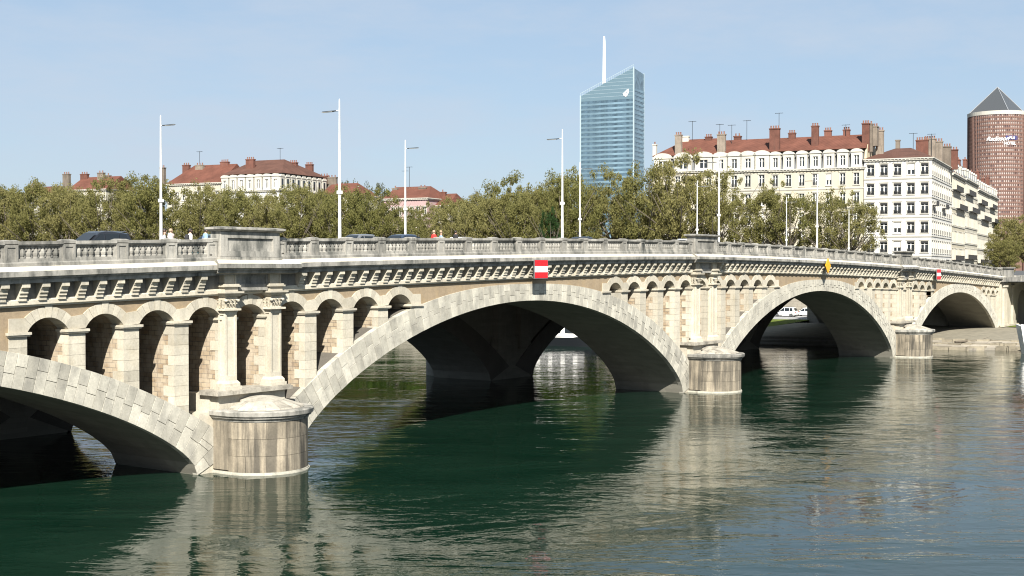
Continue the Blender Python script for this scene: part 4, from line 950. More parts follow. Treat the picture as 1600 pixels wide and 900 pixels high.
# left-hand houses behind the trees
def lhouse(lab_, xl, xr, y_eave, back=0, wall='whitew', **k):
    P = front(xr, back); zt = zpx(P, y_eave) - 9.3; Wl = (front(xl, back) - P).length
    return house('quay_house', lab_, None, Wl, P, ztop=zt, wall=wall, **k)
lhouse('white quay house with slate attic, white round dormers and brown roof with tall brick chimneys', 345, 437, 297, cols=8, rows=5, wall='whitew', D=22, ww=1.2, wh=2.4, mansard=4.4, ridge=4.6, hl=3, hr=7, roof='tile2', dorm=(7, 2.3, True, 1.0, 'blind'), side=9, kind='plain',
    chims=((352, .3, 253, 2.6, 'brick', 4), (392, .25, 249, 2.6, 'brick', 4), (459, .6, 254, 2.4, 'brick', 4), (484, .95, 257, 2.2, 'brick', 4)), aer=((.6, .5, 4),))
rr_, W_, O_, zr_ = lhouse('long red-roofed quay house left of the house with round white dormers', 262, 345, 286, cols=8, rows=5, wall='pale', D=14, ridge=5.5, hl=4, hr=.2, kind='plain',
    chims=((255, .1, 262, 1.5, 'chst', 2), (292, .4, 258, 2.2, 'brick', 3), (313, .4, 258, 2.6, 'chst', 3), (333, .5, 262, 2.0, 'brick', 2)), aer=((.3, .5, 5),))
lhouse('low red-roofed house far left above the trees with three square chimneys', 108, 166, 296, cols=6, rows=5, wall='pale', D=12, ridge=4.0, hl=.2, hr=.2, kind='plain', chims=((105, .4, 272, 2.4, 'chst', 3), (133, .45, 272, 2.6, 'brick', 3), (159, .4, 270, 2.2, 'chst', 2), (170, .5, 274, 1.4, 'chst', 1)))
lhouse('small chimney-topped house at the far left, roof barely above the trees', 40, 84, 303, cols=4, rows=5, wall='greyw', D=12, ridge=2.5, hl=2, hr=2, kind='plain', chims=((54, .4, 289, 2.4, 'chst', 2),))
lhouse('house with orange-red roof just right of the tall left lamp post', 500, 552, 305, back=18, cols=6, rows=5, wall='pale', D=13, ridge=3.6, hl=.2, hr=3, kind='plain', chims=((503, .5, 275, 4.5, 'brick', 5), (519, .5, 277, 3.2, 'chst', 3), (556, .4, 291, 1.4, 'trim', 0)))
lhouse('pink house with grey attic windows behind the third lamp post', 600, 668, 310, back=10, cols=7, rows=5, wall='pinkw', D=13, ridge=3.4, hl=.2, hr=3, kind='plain', chims=((618, .4, 294, 1.6, 'chst', 1), (644, .4, 297, 2.6, 'brick', 3), (661, .4, 293, 2.2, 'chst', 2)), aer=((.2, .5, 5), (.3, .5, 6)))
lhouse('small red-roofed house right of the pink house, half behind trees', 672, 700, 322, back=14, cols=3, rows=5, wall='cream', D=12, ridge=3.4, hl=.2, hr=1, kind='plain', chims=((692, .4, 300, 1.8, 'brick', 1),))

# ------------------------------------------------------------------ glass tower
GT = at_depth(990, 419, 1000); GT.z = 8
rz = RZB
WG = 45.0; DG = 23.5
tw = thing('glass_tower', 'blue glass office tower with slanted top and white spire', 'tower', GT + UB * WG, rz)
M['gl1'] = mat('tower vision glass', (0.095, 0.15, 0.195), 0.08, 0.5); M['gl2'] = mat('tower spandrel panel', (0.175, 0.26, 0.31), 0.2, 0.4); M['gl3'] = mat('tower crown glass', (0.15, 0.225, 0.265), 0.15, 0.4); M['gl4'] = mat('tower side glass', (0.13, 0.19, 0.23), 0.15, 0.4); M['fin'] = mat('tower corner fin', (0.27, 0.34, 0.38), 0.5)
def gvar(m, s):
    k = NB(m); base = tuple(m.node_tree.nodes['Principled BSDF'].inputs['Base Color'].default_value)[:3]
    k.color(k.ramp(k.noise(1.0, 2, 0.5, k.obj(s)), [(0.3, tuple(c * .62 for c in base)), (0.7, tuple(c * 1.35 for c in base))]))
gvar(M['gl1'], (.35, .35, .25)); gvar(M['gl2'], (.05, .05, .2)); gvar(M['gl4'], (.3, .5, .3))
zR = zpx(GT, 105) - 8; zL = zpx(GT + UB * WG, 150) - 8; zB = zR - 2.0
t = MB(); t.hexa([(0, 0, 0), (WG, 0, 0), (WG, DG, 0), (0, DG, 0), (0, 0, zL - 1), (WG, 0, zR - 1), (WG, DG, zB - 1), (0, DG, zL - 3)]); t.build('core', M['gl4'], tw)
zcrown = zL - 5.0; fl = 3.62
nfl = int(zcrown / fl)
t = MB(); t.box(.6, WG - .6, -.35, -.03, 0, fl * .44 ); sp = t.mesh('spandrel_band', M['gl2']); t = MB(); t.box(.6, WG - .6, -.18, -.03, 0, fl * .56); vg = t.mesh('window_band', M['gl1'])
t = MB(); t.box(.03, .2, .3, DG - .3, 0, fl * .5); sp2 = t.mesh('side_band', M['gl2'])
for k in range(nfl):
    z = zcrown - (k + 1) * fl
    place(sp, 'spandrel_band', tw, (0, 0, z)); place(vg, 'window_band', tw, (0, 0, z + fl * .44))
t = MB()
for k in range(44): t.box(.6 + (WG - 1.2) * k / 44 - .06, .6 + (WG - 1.2) * k / 44 + .06, -.42, -.1, fl * 8, zcrown)
tag(t.build('mullions', M['gl2'], tw), kind='stuff')
t = MB(); t.hexa([(.6, -.3, zcrown), (WG - .6, -.3, zcrown), (WG - .6, -.03, zcrown), (.6, -.03, zcrown), (.6, -.3, zL - .4), (WG - .6, -.3, zR - .6), (WG - .6, -.03, zR - .6), (.6, -.03, zL - .4)]); t.build('crown_glazing', M['gl3'], tw)
t = MB()
for k in range(1, 9):
    zz = zcrown + (zR - zcrown) * k / 9; xs_ = max(.6, (zz - zL) / (zR - zL) * WG) if zz > zL else .6
    t.box(xs_ + .3, WG - .6, -.36, -.29, zz - .09, zz + .09)
t.build('crown_rail', M['fin'], tw)
t = MB(); t.box(-.5, .6, -.5, .6, 0, zL); t.build('corner_fin', M['fin'], tw); t = MB(); t.box(WG - .6, WG + .4, -.6, .5, 0, zR); t.build('corner_fin', M['fin'], tw)
t = MB(); t.box(WG - .3, WG + .3, DG - .5, DG + .3, 0, zB); t.build('corner_fin', M['fin'], tw)
for k in range(nfl + 3): place(sp2, 'side_band', tw, (WG, 0, zcrown + 10 - (k + 1) * fl))
t = MB()
for k in range(30):
    f = k / 29; x_ = WG * f; z_ = zL + (zR - zL) * f
    t.box(x_ - .1, x_ + .1, -.4, -.2, z_ - 1, z_ + 1.6)
t.hexa([(0, -.42, zL + 1.4), (WG, -.42, zR + 1.4), (WG, -.2, zR + 1.4), (0, -.2, zL + 1.4), (0, -.42, zL + 1.8), (WG, -.42, zR + 1.8), (WG, -.2, zR + 1.8), (0, -.2, zL + 1.8)]); t.build('roof_railing', M['fin'], tw)
zt = zpx(GT + UB * 26, 57) - 8
t = MB(); t.lathe([(1.5, zL + 4), (1.25, zL + 25), (.95, zt - 4), (.6, zt)], 10, WG * .42, 3); t.build('spire', M['white'], tw)
t = MB(); cx_, cz_, s_ = WG - 6.5, zcrown + 4.6, 2.8
def blob(pts): t.prism_y([(cx_ + a * s_, cz_ + b * s_) for a, b in pts], -.75, -.3)
blob([(-.95, -.15), (-.55, .15), (-.1, .55), (.35, .95), (.75, 1.15), (.8, .95), (.45, .62), (.1, .25), (-.05, -.1), (-.35, -.1)])
blob([(.15, -.05), (.4, .2), (.62, .62), (.8, .75), (.85, .3), (.7, -.2), (.45, -.6), (.2, -.35)])
blob([(-.8, -.4), (-.3, -.3), (.1, -.5), (.5, -.8), (.0, -.95), (-.5, -.75)])
t.build('wall_emblem', M['signw'], tw)
# ------------------------------------------------------------------ round brick tower
RT = at_depth(1557, 419, 1124); RT.z = 8
rt = thing('round_tower', 'tall round red-brown tower with dark pyramid roof and hotel lettering', 'tower', RT, _a - math.pi / 2)   # local -y faces the camera
M['rb'] = stone('red brown cladding', (0.175, 0.105, 0.085), 0.12, 0.15, (0.12, 0.07, 0.06), rnd_amt=0.05, bump=0.1); M['rbw'] = mat('pale tower window', (0.33, 0.285, 0.265), 0.3); M['rbd'] = mat('dark tower window', (0.12, 0.09, 0.09), 0.2); M['pyr'] = mat('pyramid roof metal', (0.075, 0.08, 0.085), 0.4, 0.3)
Rr = 24.6; Zt = zpx(RT, 178) - 8; Zp = zpx(RT, 137) - 8
t = MB(); t.lathe([(Rr - .7, 0), (Rr - .7, Zt)], 64); t.build('drum', M['rb'], rt)
fl = 3.35; nf = int((Zt - 4) / fl); wl = MB(); dk = MB(); rg = MB(); ncol = 84
vis = [k for k in range(ncol)]
for f in range(6, nf):
    z = Zt - 5.5 - (f - 6) * fl
    rg.lathe([(Rr - .7, z - .75), (Rr, z - .75), (Rr, z + .75), (Rr - .7, z + .75)], 84, caps=False)
    for k in vis:
        a0 = 2 * math.pi * (k + .2) / ncol; a1 = 2 * math.pi * (k + .8) / ncol; R_ = Rr - .35
        if math.sin((a0 + a1) / 2) > 0.25: continue
        (wl if RN.random() < .8 else dk).face([(R_ * math.cos(a0), R_ * math.sin(a0), z + .8), (R_ * math.cos(a1), R_ * math.sin(a1), z + .8), (R_ * math.cos(a1), R_ * math.sin(a1), z + fl - .85), (R_ * math.cos(a0), R_ * math.sin(a0), z + fl - .85)])
tag(rg.build('floor_bands', M['rb'], rt), kind='stuff'); tag(wl.build('windows', M['rbw'], rt), kind='stuff'); tag(dk.build('dark_windows', M['rbd'], rt), kind='stuff')
t = MB()
for k in range(ncol): a = 2 * math.pi * k / ncol; t.box(Rr * math.cos(a) - .25, Rr * math.cos(a) + .25, Rr * math.sin(a) - .25, Rr * math.sin(a) + .25, 20, Zt - 3)
tag(t.build('piers', M['rb'], rt), kind='stuff')
t = MB(); t.lathe([(Rr - .7, Zt - 3.2), (Rr + .3, Zt - 3.2), (Rr + .5, Zt), (Rr - .7, Zt)], 64, caps=False); t.build('crown_band', M['trim'], rt)
t = MB(); pr = [(math.cos(a) * Rr * 1.0, math.sin(a) * Rr * 1.0) for a in (rad(-90 + 90 * k) for k in range(4))]
for k in range(4):
    a, b = pr[k], pr[(k + 1) % 4]; t.face([(a[0], a[1], Zt + .05), (b[0], b[1], Zt + .05), (0, 0, Zp)])
t.face([(a_, b_, Zt + .05) for a_, b_ in pr]); t.build('pyramid_roof', M['pyr'], rt)
t = MB()
for a in pr: t.tube((a[0], a[1], Zt + .2), (0, 0, Zp + .2), .35, .3, 5)
t.build('roof_ridge', M['zinc'], rt)
ax, ay = Rr * math.sin(rad(43)), -Rr * math.cos(rad(43)); t = MB(); t.box(ax - 1.2, ax + 1.6, ay - 2.6, ay + 4, 0, Zt - .6); t.build('vertical_fin', M['rb'], rt)
t = MB(); t.box(ax + 1.6, ax + 16, ay - .5, ay + 18, 0, Zt - 1)
an = t.build('annex', M['rb'], rt); t = MB()
for f in range(nf - 6): t.box(ax + 1.6, ax + 16.1, ay - 1.0, ay - .5, Zt - 6 - f * fl, Zt - 4.3 - f * fl)
tag(t.build('annex_bands', M['rb'], an), kind='stuff')
def letters(body, size, xc, zc_, shear, parent, name='sign_lettering', rr=Rr + .45):
    cu = bpy.data.curves.new('lettering', 'FONT'); cu.body = body; cu.size = size; cu.align_x = 'CENTER'; cu.shear = shear; cu.extrude = .12; cu.offset = .10
    o = bpy.data.objects.new('lettering', cu); col.objects.link(o); dg = bpy.context.evaluated_depsgraph_get(); me = bpy.data.meshes.new_from_object(o.evaluated_get(dg)); bpy.data.objects.remove(o)
    for v in me.vertices:
        x_, y_, z_ = v.co; a = (xc + x_) / rr - math.pi / 2; q = rr + z_; v.co = (q * math.cos(a), q * math.sin(a), zc_ + y_)
    me.materials.clear(); me.materials.append(M['letter']); place(me, name, parent)
zl1 = zpx(RT, 223) - 8
t = MB(); a0 = [-math.pi / 2 + (x_ / Rr) for x_ in (-2.2, 1.5, 5.4, 8.6)]
t.loft([[((Rr + .3) * math.cos(a), (Rr + .3) * math.sin(a), z_) for a in a0] for z_ in (zl1 + .0, zl1 + 3.6)], 0, False, False); M['letter'] = mat('pale sign letters', (0.6, 0.6, 0.6), .5); M['navy'] = mat('navy panel', (0.03, 0.035, 0.13), .4); t.build('sign_panel', M['navy'], rt)
letters('Radisson', 5.2, -9.0, zl1 - 0.6, .45, rt); letters('BLU', 2.9, 3.4, zl1 + .7, 0, rt, rr=Rr + .6); letters('HOTEL', 3.4, 1.5, zl1 - 4.2, 0, rt)

# ------------------------------------------------------------------ trees
def crown_mesh(seed, n_cl, n_leaf, name, m, size=(.028, .05), spread=1.0, col_=False):
    rr = random.Random(seed); v = []; f = []
    cl = []
    for _ in range(n_cl):
        while True:
            p = (rr.uniform(-1, 1), rr.uniform(-1, 1), rr.uniform(-1, 1)); d = math.sqrt(sum(c * c for c in p))
            if d < 1 and (d > .45 or rr.random() < .35): break
        wob = 1 + .16 * math.sin(3 * math.atan2(p[1], p[0]) + seed) + .10 * math.sin(5 * p[2] + seed * 2)
        cl.append((p[0] * .5 * wob, p[1] * .5 * wob, .60 + p[2] * .38 * wob, rr.uniform(.05, .115) * spread))
    for cx_, cy_, cz_, cr_ in cl:
        for _ in range(n_leaf):
            a = rr.uniform(0, 6.283); u = rr.uniform(-1, 1); q = cr_ * rr.random() ** .5; s_ = math.sqrt(1 - u * u)
            x_, y_, z_ = cx_ + q * s_ * math.cos(a), cy_ + q * s_ * math.sin(a), cz_ + q * u * .8
            w_ = rr.uniform(*size); n_ = Vector((rr.gauss(0, 1), rr.gauss(0, 1), rr.gauss(0.5, .8))).normalized()
            e1 = n_.orthogonal().normalized(); e1 = Matrix.Rotation(rr.uniform(0, 6.28), 3, n_) @ e1; e2 = n_.cross(e1)
            b = len(v); c = Vector((x_, y_, z_)); v += [c - e1 * w_, c + e2 * w_ * .55, c + e1 * w_, c - e2 * w_ * .55]; f.append((b, b + 1, b + 2, b + 3))
    me = bpy.data.meshes.new(name); me.from_pydata([tuple(p) for p in v], [], f); me.materials.append(m); return me, cl
def trunk_mesh(seed, cl, name):
    rr = random.Random(seed); t = MB()
    t.tube((0, 0, 0), (.005, .004, .18), .022, .017, 8, caps=False); t.tube((.005, .004, .18), (0, 0, .34), .017, .012, 8, caps=False)
    for c in rr.sample(cl, min(26, len(cl))):
        z0 = rr.uniform(.2, .34); st = Vector((0, 0, z0)); e = Vector(c[:3]); mid = st.lerp(e, .5) + Vector((0, 0, -.03 + rr.uniform(-.02, .05)))
        t.tube(st, mid, .0085, .005, 5, caps=False); t.tube(mid, e, .005, .0015, 5, caps=False)
    return t.mesh(name, M['bark'], False, False)
TV = []
for sd_ in range(6):
    me, cl = crown_mesh(sd_ * 7 + 3, 175, 112, 'crown', M['leaf'], size=(.007, .0155), spread=.85); TV.append((me, trunk_mesh(sd_, cl, 'trunk')))
TVS = []
for sd_ in range(3):
    me, cl = crown_mesh(sd_ * 5 + 50, 140, 92, 'crown', M['leaf'], size=(.0065, .0145), spread=.8); TVS.append((me, trunk_mesh(sd_ + 20, cl, 'trunk')))
TOP = [(-80, 290), (0, 286), (60, 289), (100, 292), (180, 293), (215, 282), (245, 282), (300, 292), (345, 300), (440, 301), (500, 303), (560, 302), (600, 312), (640, 332), (690, 330), (710, 303), (750, 297), (800, 280), (850, 276), (900, 266), (930, 260), (990, 262), (1030, 262), (1100, 268), (1150, 272), (1190, 284), (1230, 302), (1290, 294), (1330, 304)]
def top_at(px_):
    for (a, ya), (b, yb) in zip(TOP, TOP[1:]):
        if a <= px_ <= b: return ya + (yb - ya) * (px_ - a) / (b - a)
    return 300
ORD = ['first', 'second', 'third', 'fourth', 'fifth', 'sixth', 'seventh', 'eighth', 'ninth', 'tenth', 'eleventh', 'twelfth', 'thirteenth', 'fourteenth', 'fifteenth', 'sixteenth', 'seventeenth', 'eighteenth', 'nineteenth', 'twentieth'] 
TENS = {20: 'twenty', 30: 'thirty', 40: 'forty', 50: 'fifty'}
def ordn(i):
    if i < 20: return ORD[i]
    t_, u = (i + 1) // 10 * 10, (i + 1) % 10
    return {20: 'twentieth', 30: 'thirtieth', 40: 'fortieth', 50: 'fiftieth'}[t_] if u == 0 else TENS[t_] + '-' + ORD[u - 1]
def tree(name, lab_, x_, y_, zb, H, W, var, group=None, rot=None):
    r = thing(name, lab_, 'tree', (x_, y_, zb), RN.uniform(0, 6.28) if rot is None else rot, group)
    place(var[0], 'crown', r, scale=(W, W, H)); place(var[1], 'trunk', r, scale=(H, H, H * .98)); return r
def row(xoff, y0, y1, step, fac, rowname, small=False):
    ys = []; y = y0
    while y < y1: ys.append(y + RN.uniform(-1.2, 1.2)); y += step * (1 + max(0, y - 90) / 500)
    ys = ys[::-1]
    lst = []
    for y in ys:
        x_ = edge_x(y) + xoff + RN.uniform(-.8, .8); px_, _ = proj((x_, y, 20))
        if px_ < -90: continue
        lst.append((x_, y, px_))
    for i, (x_, y, px_) in enumerate(lst):
        H = (zpx((x_, y, 0), top_at(px_) - (9 if px_ < 700 else 4 if px_ < 960 else 12)) - 9.3) * fac * RN.uniform(.92, 1.08)
        tree('plane_tree', f'olive spring plane tree in the {rowname} quay row, {ordn(i)} from the left', x_, y, 9.3, H, max(9.5, H * .62) * RN.uniform(.92, 1.1), (TVS if y < 52 else TV)[RN.randrange(3 if y < 52 else 6)], f'plane trees in the {rowname} row along the far quay')
row(64, 38, 118, 7.6, .97, 'bridge-end'); row(43, 92, 430, 8.2, .95, 'front'); row(54, 90, 178, 8.4, .99, 'rear'); row(54, 180, 250, 17, .98, 'thin rear'); row(54, 250, 440, 9.0, .99, 'farthest')
p_ = on_y(1288, 400, 30.5)
x_ = edge_x(30) + 60; tree('plane_tree', 'lone olive spring tree in front of the cream seven-bay house', x_, 33.5, 9.3, zpx((x_, 33, 0), 298) - 9.3, 12.5, TVS[1], None, 1.0)
# dark evergreen, pale trees behind, tree at the right edge
me, cl = crown_mesh(77, 80, 60, 'crown', M['leafdark'], size=(.012, .026)); ev = (me, trunk_mesh(77, cl, 'trunk'))
P = at_depth(855, 419, 262); tree('evergreen_tree', 'small dark green evergreen among the plane trees behind the lamp post', P.x - 9, P.y - 7, 9.3, zpx(P, 328) - 9.3, 5.0, ev)
me, cl = crown_mesh(91, 130, 50, 'crown', M['leafpale'], size=(.010, .02), spread=.8); pv = (me, trunk_mesh(91, cl, 'trunk'))
for px_, yt, zd, lb_ in ((548, 281, 470, 'pale tall tree rising above the roofs, left of the pair'), (585, 285, 460, 'pale tall tree rising above the roofs beside the pink house')):
    P = at_depth(px_, 419, zd); tree('tall_tree', lb_, P.x, P.y, 9.3, zpx(P, yt) - 9.3, 14, pv)
for px_, yt, zd, lb_ in ((1578, 340, 390, 'round green tree at the right edge beyond the street houses'), (1604, 334, 370, 'green tree cut by the right picture edge below the round tower'), (1566, 372, 340, 'small green tree at the end of the street row, right edge')):
    P = at_depth(px_, 419, zd); H = zpx(P, yt) - 8.5; tree('broad_tree', lb_, P.x, P.y, 8.5, H, H * .95, TV[int(px_) % 6])

# ------------------------------------------------------------------ cars
def car_proto(pt, suv=True):
    r = thing('parked_car', '', 'car')
    Lh, Wd = 2.25, .90; hb = 1.02 if suv else .92; ht = 1.74 if suv else 1.56
    t = MB(); rings = []
    for x_, w_, z0, z1 in ((-Lh, .72, .42, .70), (-Lh + .12, .84, .30, hb - .06), (-1.6, Wd, .24, hb + .02), (-.6, Wd + .02, .22, hb + .01), (.6, Wd + .02, .22, hb - .02), (1.25, Wd, .24, hb - .10), (1.95, .84, .28, hb - .22), (Lh, .66, .40, hb - .36)):
        rings.append([(x_, -w_ * .93, z0), (x_, -w_, (z0 + z1) / 2), (x_, -w_ * .97, z1 - .08), (x_, -w_ * .86, z1), (x_, 0, z1 + .03), (x_, w_ * .86, z1), (x_, w_ * .97, z1 - .08), (x_, w_, (z0 + z1) / 2), (x_, w_ * .93, z0)])
    t.loft(rings); o = t.build('body', M[pt], r); smooth_by_angle(o, 35)
    t = MB(); rings = []
    for x_, zz, w_ in ((-2.05 if suv else -1.75, hb, .80), (-1.75 if suv else -1.2, ht - .08, .66), (-1.2, ht - .01, .66), (-.4, ht + .02, .67), (.25, ht - .04, .66), (1.2, hb - .08, .80)):
        zb = hb - .12
        rings.append([(x_, -.84, zb), (x_, -w_, zz - .02), (x_, -w_ * .8, zz + .02), (x_, w_ * .8, zz + .02), (x_, w_, zz - .02), (x_, .84, zb)])
    t.loft(rings); o = t.build('cabin', M[pt], r); smooth_by_angle(o, 40)
    t = MB(); t.face([(1.17, -.70, hb + .02), (1.17, .70, hb + .02), (.36, .57, ht - .08), (.36, -.57, ht - .08)]); wsn = t.mesh('windscreen', M['cglass'])
    for v in wsn.vertices: v.co.x += .03; v.co.z += .02
    place(wsn, 'windscreen', r)
    t = MB(); xb = -2.03 if suv else -1.72; xt = -1.79 if suv else -1.26
    t.face([(xb, -.68, hb + .1), (xb, .68, hb + .1), (xt, .56, ht - .14), (xt, -.56, ht - .14)]); g = t.mesh('rear_window', M['cglass'])
    for v in g.vertices: v.co.x -= .03
    place(g, 'rear_window', r)
    for sy in (-1, 1):
        for a, b, c, d in ((.95, -.02, .18, .02), (-.12, -1.0, -.08, -1.0), (-1.08, -1.72, -1.08, -1.55)):
            t = MB(); yb, yt = sy * .845, sy * .70
            t.face([(a, yb, hb + .02), (b, yb, hb + .02), (d, yt, ht - .12), (c, yt, ht - .12)]); t.build('side_window', M['cglass'], r)
        t = MB(); t.box(.75, .95, sy * .92, sy * 1.06, hb - .02, hb + .14) if sy > 0 else t.box(.75, .95, -1.06, -.92, hb - .02, hb + .14); t.build('mirror', M[pt], r)
        for xw in (-1.38, 1.40):
            q = MB(); 
            for y0, y1, rr_, in ((sy * .66, sy * .90, .34),):
                q.tube((xw, y0, .34), (xw, y1, .34), rr_, n=20)
            wv = q.build('wheel', M['rubber'], r); q = MB(); q.tube((xw, sy * .89, .34), (xw, sy * .915, .34), .21, n=14); q.build('rim', M['chrome'], wv)
        q = MB(); q.box(Lh - .22, Lh - .06, sy * .62 - .14, sy * .62 + .14, hb - .44, hb - .32); q.build('headlight', M['lampw'], r)
        q = MB(); q.box(-Lh + .0, -Lh + .12, sy * .70 - .10, sy * .70 + .10, hb - .24, hb - .06); q.build('tail_light', M['lampr'], r)
        if suv:
            q = MB(); q.box(-1.6, .1, sy * .58 - .025, sy * .58 + .025, ht + .02, ht + .06); q.build('roof_rail', M['chrome'], r)
    return r
def car(px_, Y, lab_, pt, suv=True, heading=math.pi, zoff=.25, X=None, z=None, name='car', group=None):
    r = car_proto(pt, suv); r.name = name; x_ = on_y(px_, 380, Y).x if X is None else X
    r.location = (x_, Y, zl(x_) + zoff if z is None else z); r.rotation_euler = (0, 0, heading); r['label'] = lab_
    if group: r['group'] = group
    return r
GC = 'cars on the bridge road'
car(150, 6.9, 'black estate car with pale windscreen reflections, leftmost on the bridge', 'pblack', True, math.pi, group=GC)
car(333, 6.9, 'teal car mostly hidden behind the largest refuge block', 'pteal', False, math.pi, group=GC)
car(557, 6.9, 'dark grey car right of the tallest lamp post, left of its dark neighbour', 'pgrey', False, math.pi, group=GC)
car(624, 6.9, 'dark blue car roof in front of the far lamp post below the pink house', 'pblue', False, math.pi, group=GC)
car(725, 15, 'white car roof just visible beside the person in black', 'pwhite', False, 0, group=GC)
car(905, 6.9, 'dark car roof between the two lamp posts below the glass tower', 'pblack', False, math.pi, group=GC)
car(1068, 6.9, 'white car whose roof shows left of the second refuge block', 'pwhite', True, math.pi, group=GC)
for px_, Y, lab_, pt, s_ in ((1233, 42, 'white parked car on the far quay seen through the third arch', 'pwhite', True), (1262, 40, 'pale parked car on the far quay, right one seen through the third arch', 'pwhite', False)):
    X = edge_x(Y) + (51 if Y > 41 else 55.5); car(0, Y, lab_, pt, s_, math.pi / 2, X=X, z=2.42, name='parked_car', group='cars parked on the far quay')

# ------------------------------------------------------------------ people
def person(px_, Y, lab_, shirt, trousers, hair, turn=0.0, H=1.72, arm=0, pack=None, X=None):
    x_ = on_y(px_, 372, Y).x if X is None else X; s = H / 1.72
    r = thing('person', lab_, 'person', (x_, Y, zl(x_) + .36), turn, 'people walking on the bridge')
    # one vertex per joint, radii per vertex
    V = [(0, 0, .96, .135), (0, 0, 1.15, .125), (0, .01, 1.34, .145), (0, 0, 1.48, .055), (0, -.015, 1.56, .075), (0, -.02, 1.64, .092), (0, -.01, 1.70, .06)]
    E_ = [(0, 1), (1, 2), (2, 3), (3, 4), (4, 5), (5, 6)]
    for sx in (-1, 1):
        n = len(V); st = .16 * sx
        V += [(.10 * sx, 0, .88, .095), (.105 * sx, -.02 + st, .50, .062), (.105 * sx, .03 + st * 1.4, .10, .042), (.11 * sx, -.10 + st * 1.4, .045, .036)]
        E_ += [(0, n), (n, n + 1), (n + 1, n + 2), (n + 2, n + 3)]
        n = len(V); fw = -.22 if arm else -.06 * sx
        V += [(.17 * sx, .0, 1.40, .062), (.225 * sx, .03, 1.12, .044), (.215 * sx, fw, .93 if not arm else 1.10, .032), (.205 * sx, fw - .03, .86 if not arm else 1.14, .036), (.20 * sx, fw - .045, .80 if not arm else 1.18, .026)]
        E_ += [(2, n), (n, n + 1), (n + 1, n + 2), (n + 2, n + 3), (n + 3, n + 4)]
        w_ = n + 3
        for k in range(4):
            n = len(V); V += [(.20 * sx + (k - 1.5) * .004, fw - .075 + (k - 1.5) * .02, (.775 if not arm else 1.20) - (.012 if k in (1, 2) else 0), .0085)]; E_ += [(w_ + 1, n)]
        n = len(V); V += [(.185 * sx, fw - .085, (.82 if not arm else 1.17), .009)]; E_ += [(w_, n)]
    me = bpy.data.meshes.new('person_body'); me.from_pydata([v[:3] for v in V], E_, []); o = bpy.data.objects.new('tmp', me); col.objects.link(o)
    md = o.modifiers.new('skin', 'SKIN'); sv = me.skin_vertices[0].data
    for i, v in enumerate(V): sv[i].radius = (v[3] * (1.18 if i in (0, 1, 2) else 1), v[3] * (.78 if i in (0, 1, 2) else 1))
    sv[0].use_root = True; md.use_smooth_shade = True
    sb = o.modifiers.new('sub', 'SUBSURF'); sb.levels = 1; sb.render_levels = 1
    dg = bpy.context.evaluated_depsgraph_get(); bm_ = bpy.data.meshes.new_from_object(o.evaluated_get(dg)); bpy.data.objects.remove(o)
    for m_ in ('skin', shirt, trousers, 'rubber'): bm_.materials.append(M[m_])
    for p in bm_.polygons:
        c = p.center
        if c.z > 1.47 or (abs(c.x) > .165 and c.z < (.98 if not arm else 0)) or (arm and c.y < -.17 and c.z > 1.0): k = 0
        elif c.z > .93: k = 1
        elif c.z > .08: k = 2
        else: k = 3
        p.material_index = k; p.use_smooth = True
    place(bm_, 'body', r, scale=(s, s, s))
    t = MB(); t.lathe([(.03, 1.765), (.085, 1.745), (.105, 1.70), (.108, 1.64), (.10, 1.585)], 14, 0, .005); h_ = t.build('hair', M[hair], r, smooth=True)
    t = MB()
    for sx in (-1, 1): t.box(sx * .034 - .012, sx * .034 + .012, -.118, -.105, 1.635, 1.648); t.lathe([(.012, 1.60), (.02, 1.625), (.012, 1.65)], 6, sx * .098, -.01)
    t.frus((-.014, .014, -.128, -.10), 1.60, (-.008, .008, -.112, -.10), 1.64); t.box(-.026, .026, -.116, -.10, 1.568, 1.576); t.build('face', M['skin'], r)
    if pack: t = MB(); t.lathe([(.05, 1.02), (.13, 1.06), (.15, 1.2), (.13, 1.38), (.05, 1.42)], 10, 0, .20); t.build('rucksack', M[pack], r, smooth=True)
    return r
person(257, 3.0, 'dark-haired person in a white shirt leaning close to the leftmost lamp post', 'cwhite', 'jean', 'hairb', .6, 1.62, 1)
person(267, 3.4, 'fair-haired person in a pale pink shirt right of the leftmost lamp post', 'cpink', 'jean', 'hairg', .2, 1.76)
person(297, 3.2, 'person in a white top carrying a black rucksack, walking by the parapet', 'cwhite', 'jean', 'hairb', 1.4, 1.72, 0, 'cblack')
person(321, 3.2, 'dark-haired person in a blue top just left of the largest refuge block', 'cblue', 'cblack', 'hairb', 1.4, 1.74)
person(678, 5, 'person in a red top behind the parapet right of the third lamp post', 'cred', 'jean', 'skin', 1.6, 1.72)
person(689, 5, 'person in a light blue top next to the one in red', 'cblue', 'jean', 'hairg', 1.2, 1.62)
person(712, 5, 'dark-clothed person behind the parapet, right of the red and blue pair', 'cblack', 'cblack', 'hairb', 1.6, 1.74)
# small lit-up pair of walkers on the lower quay ramp is out of sight; none built

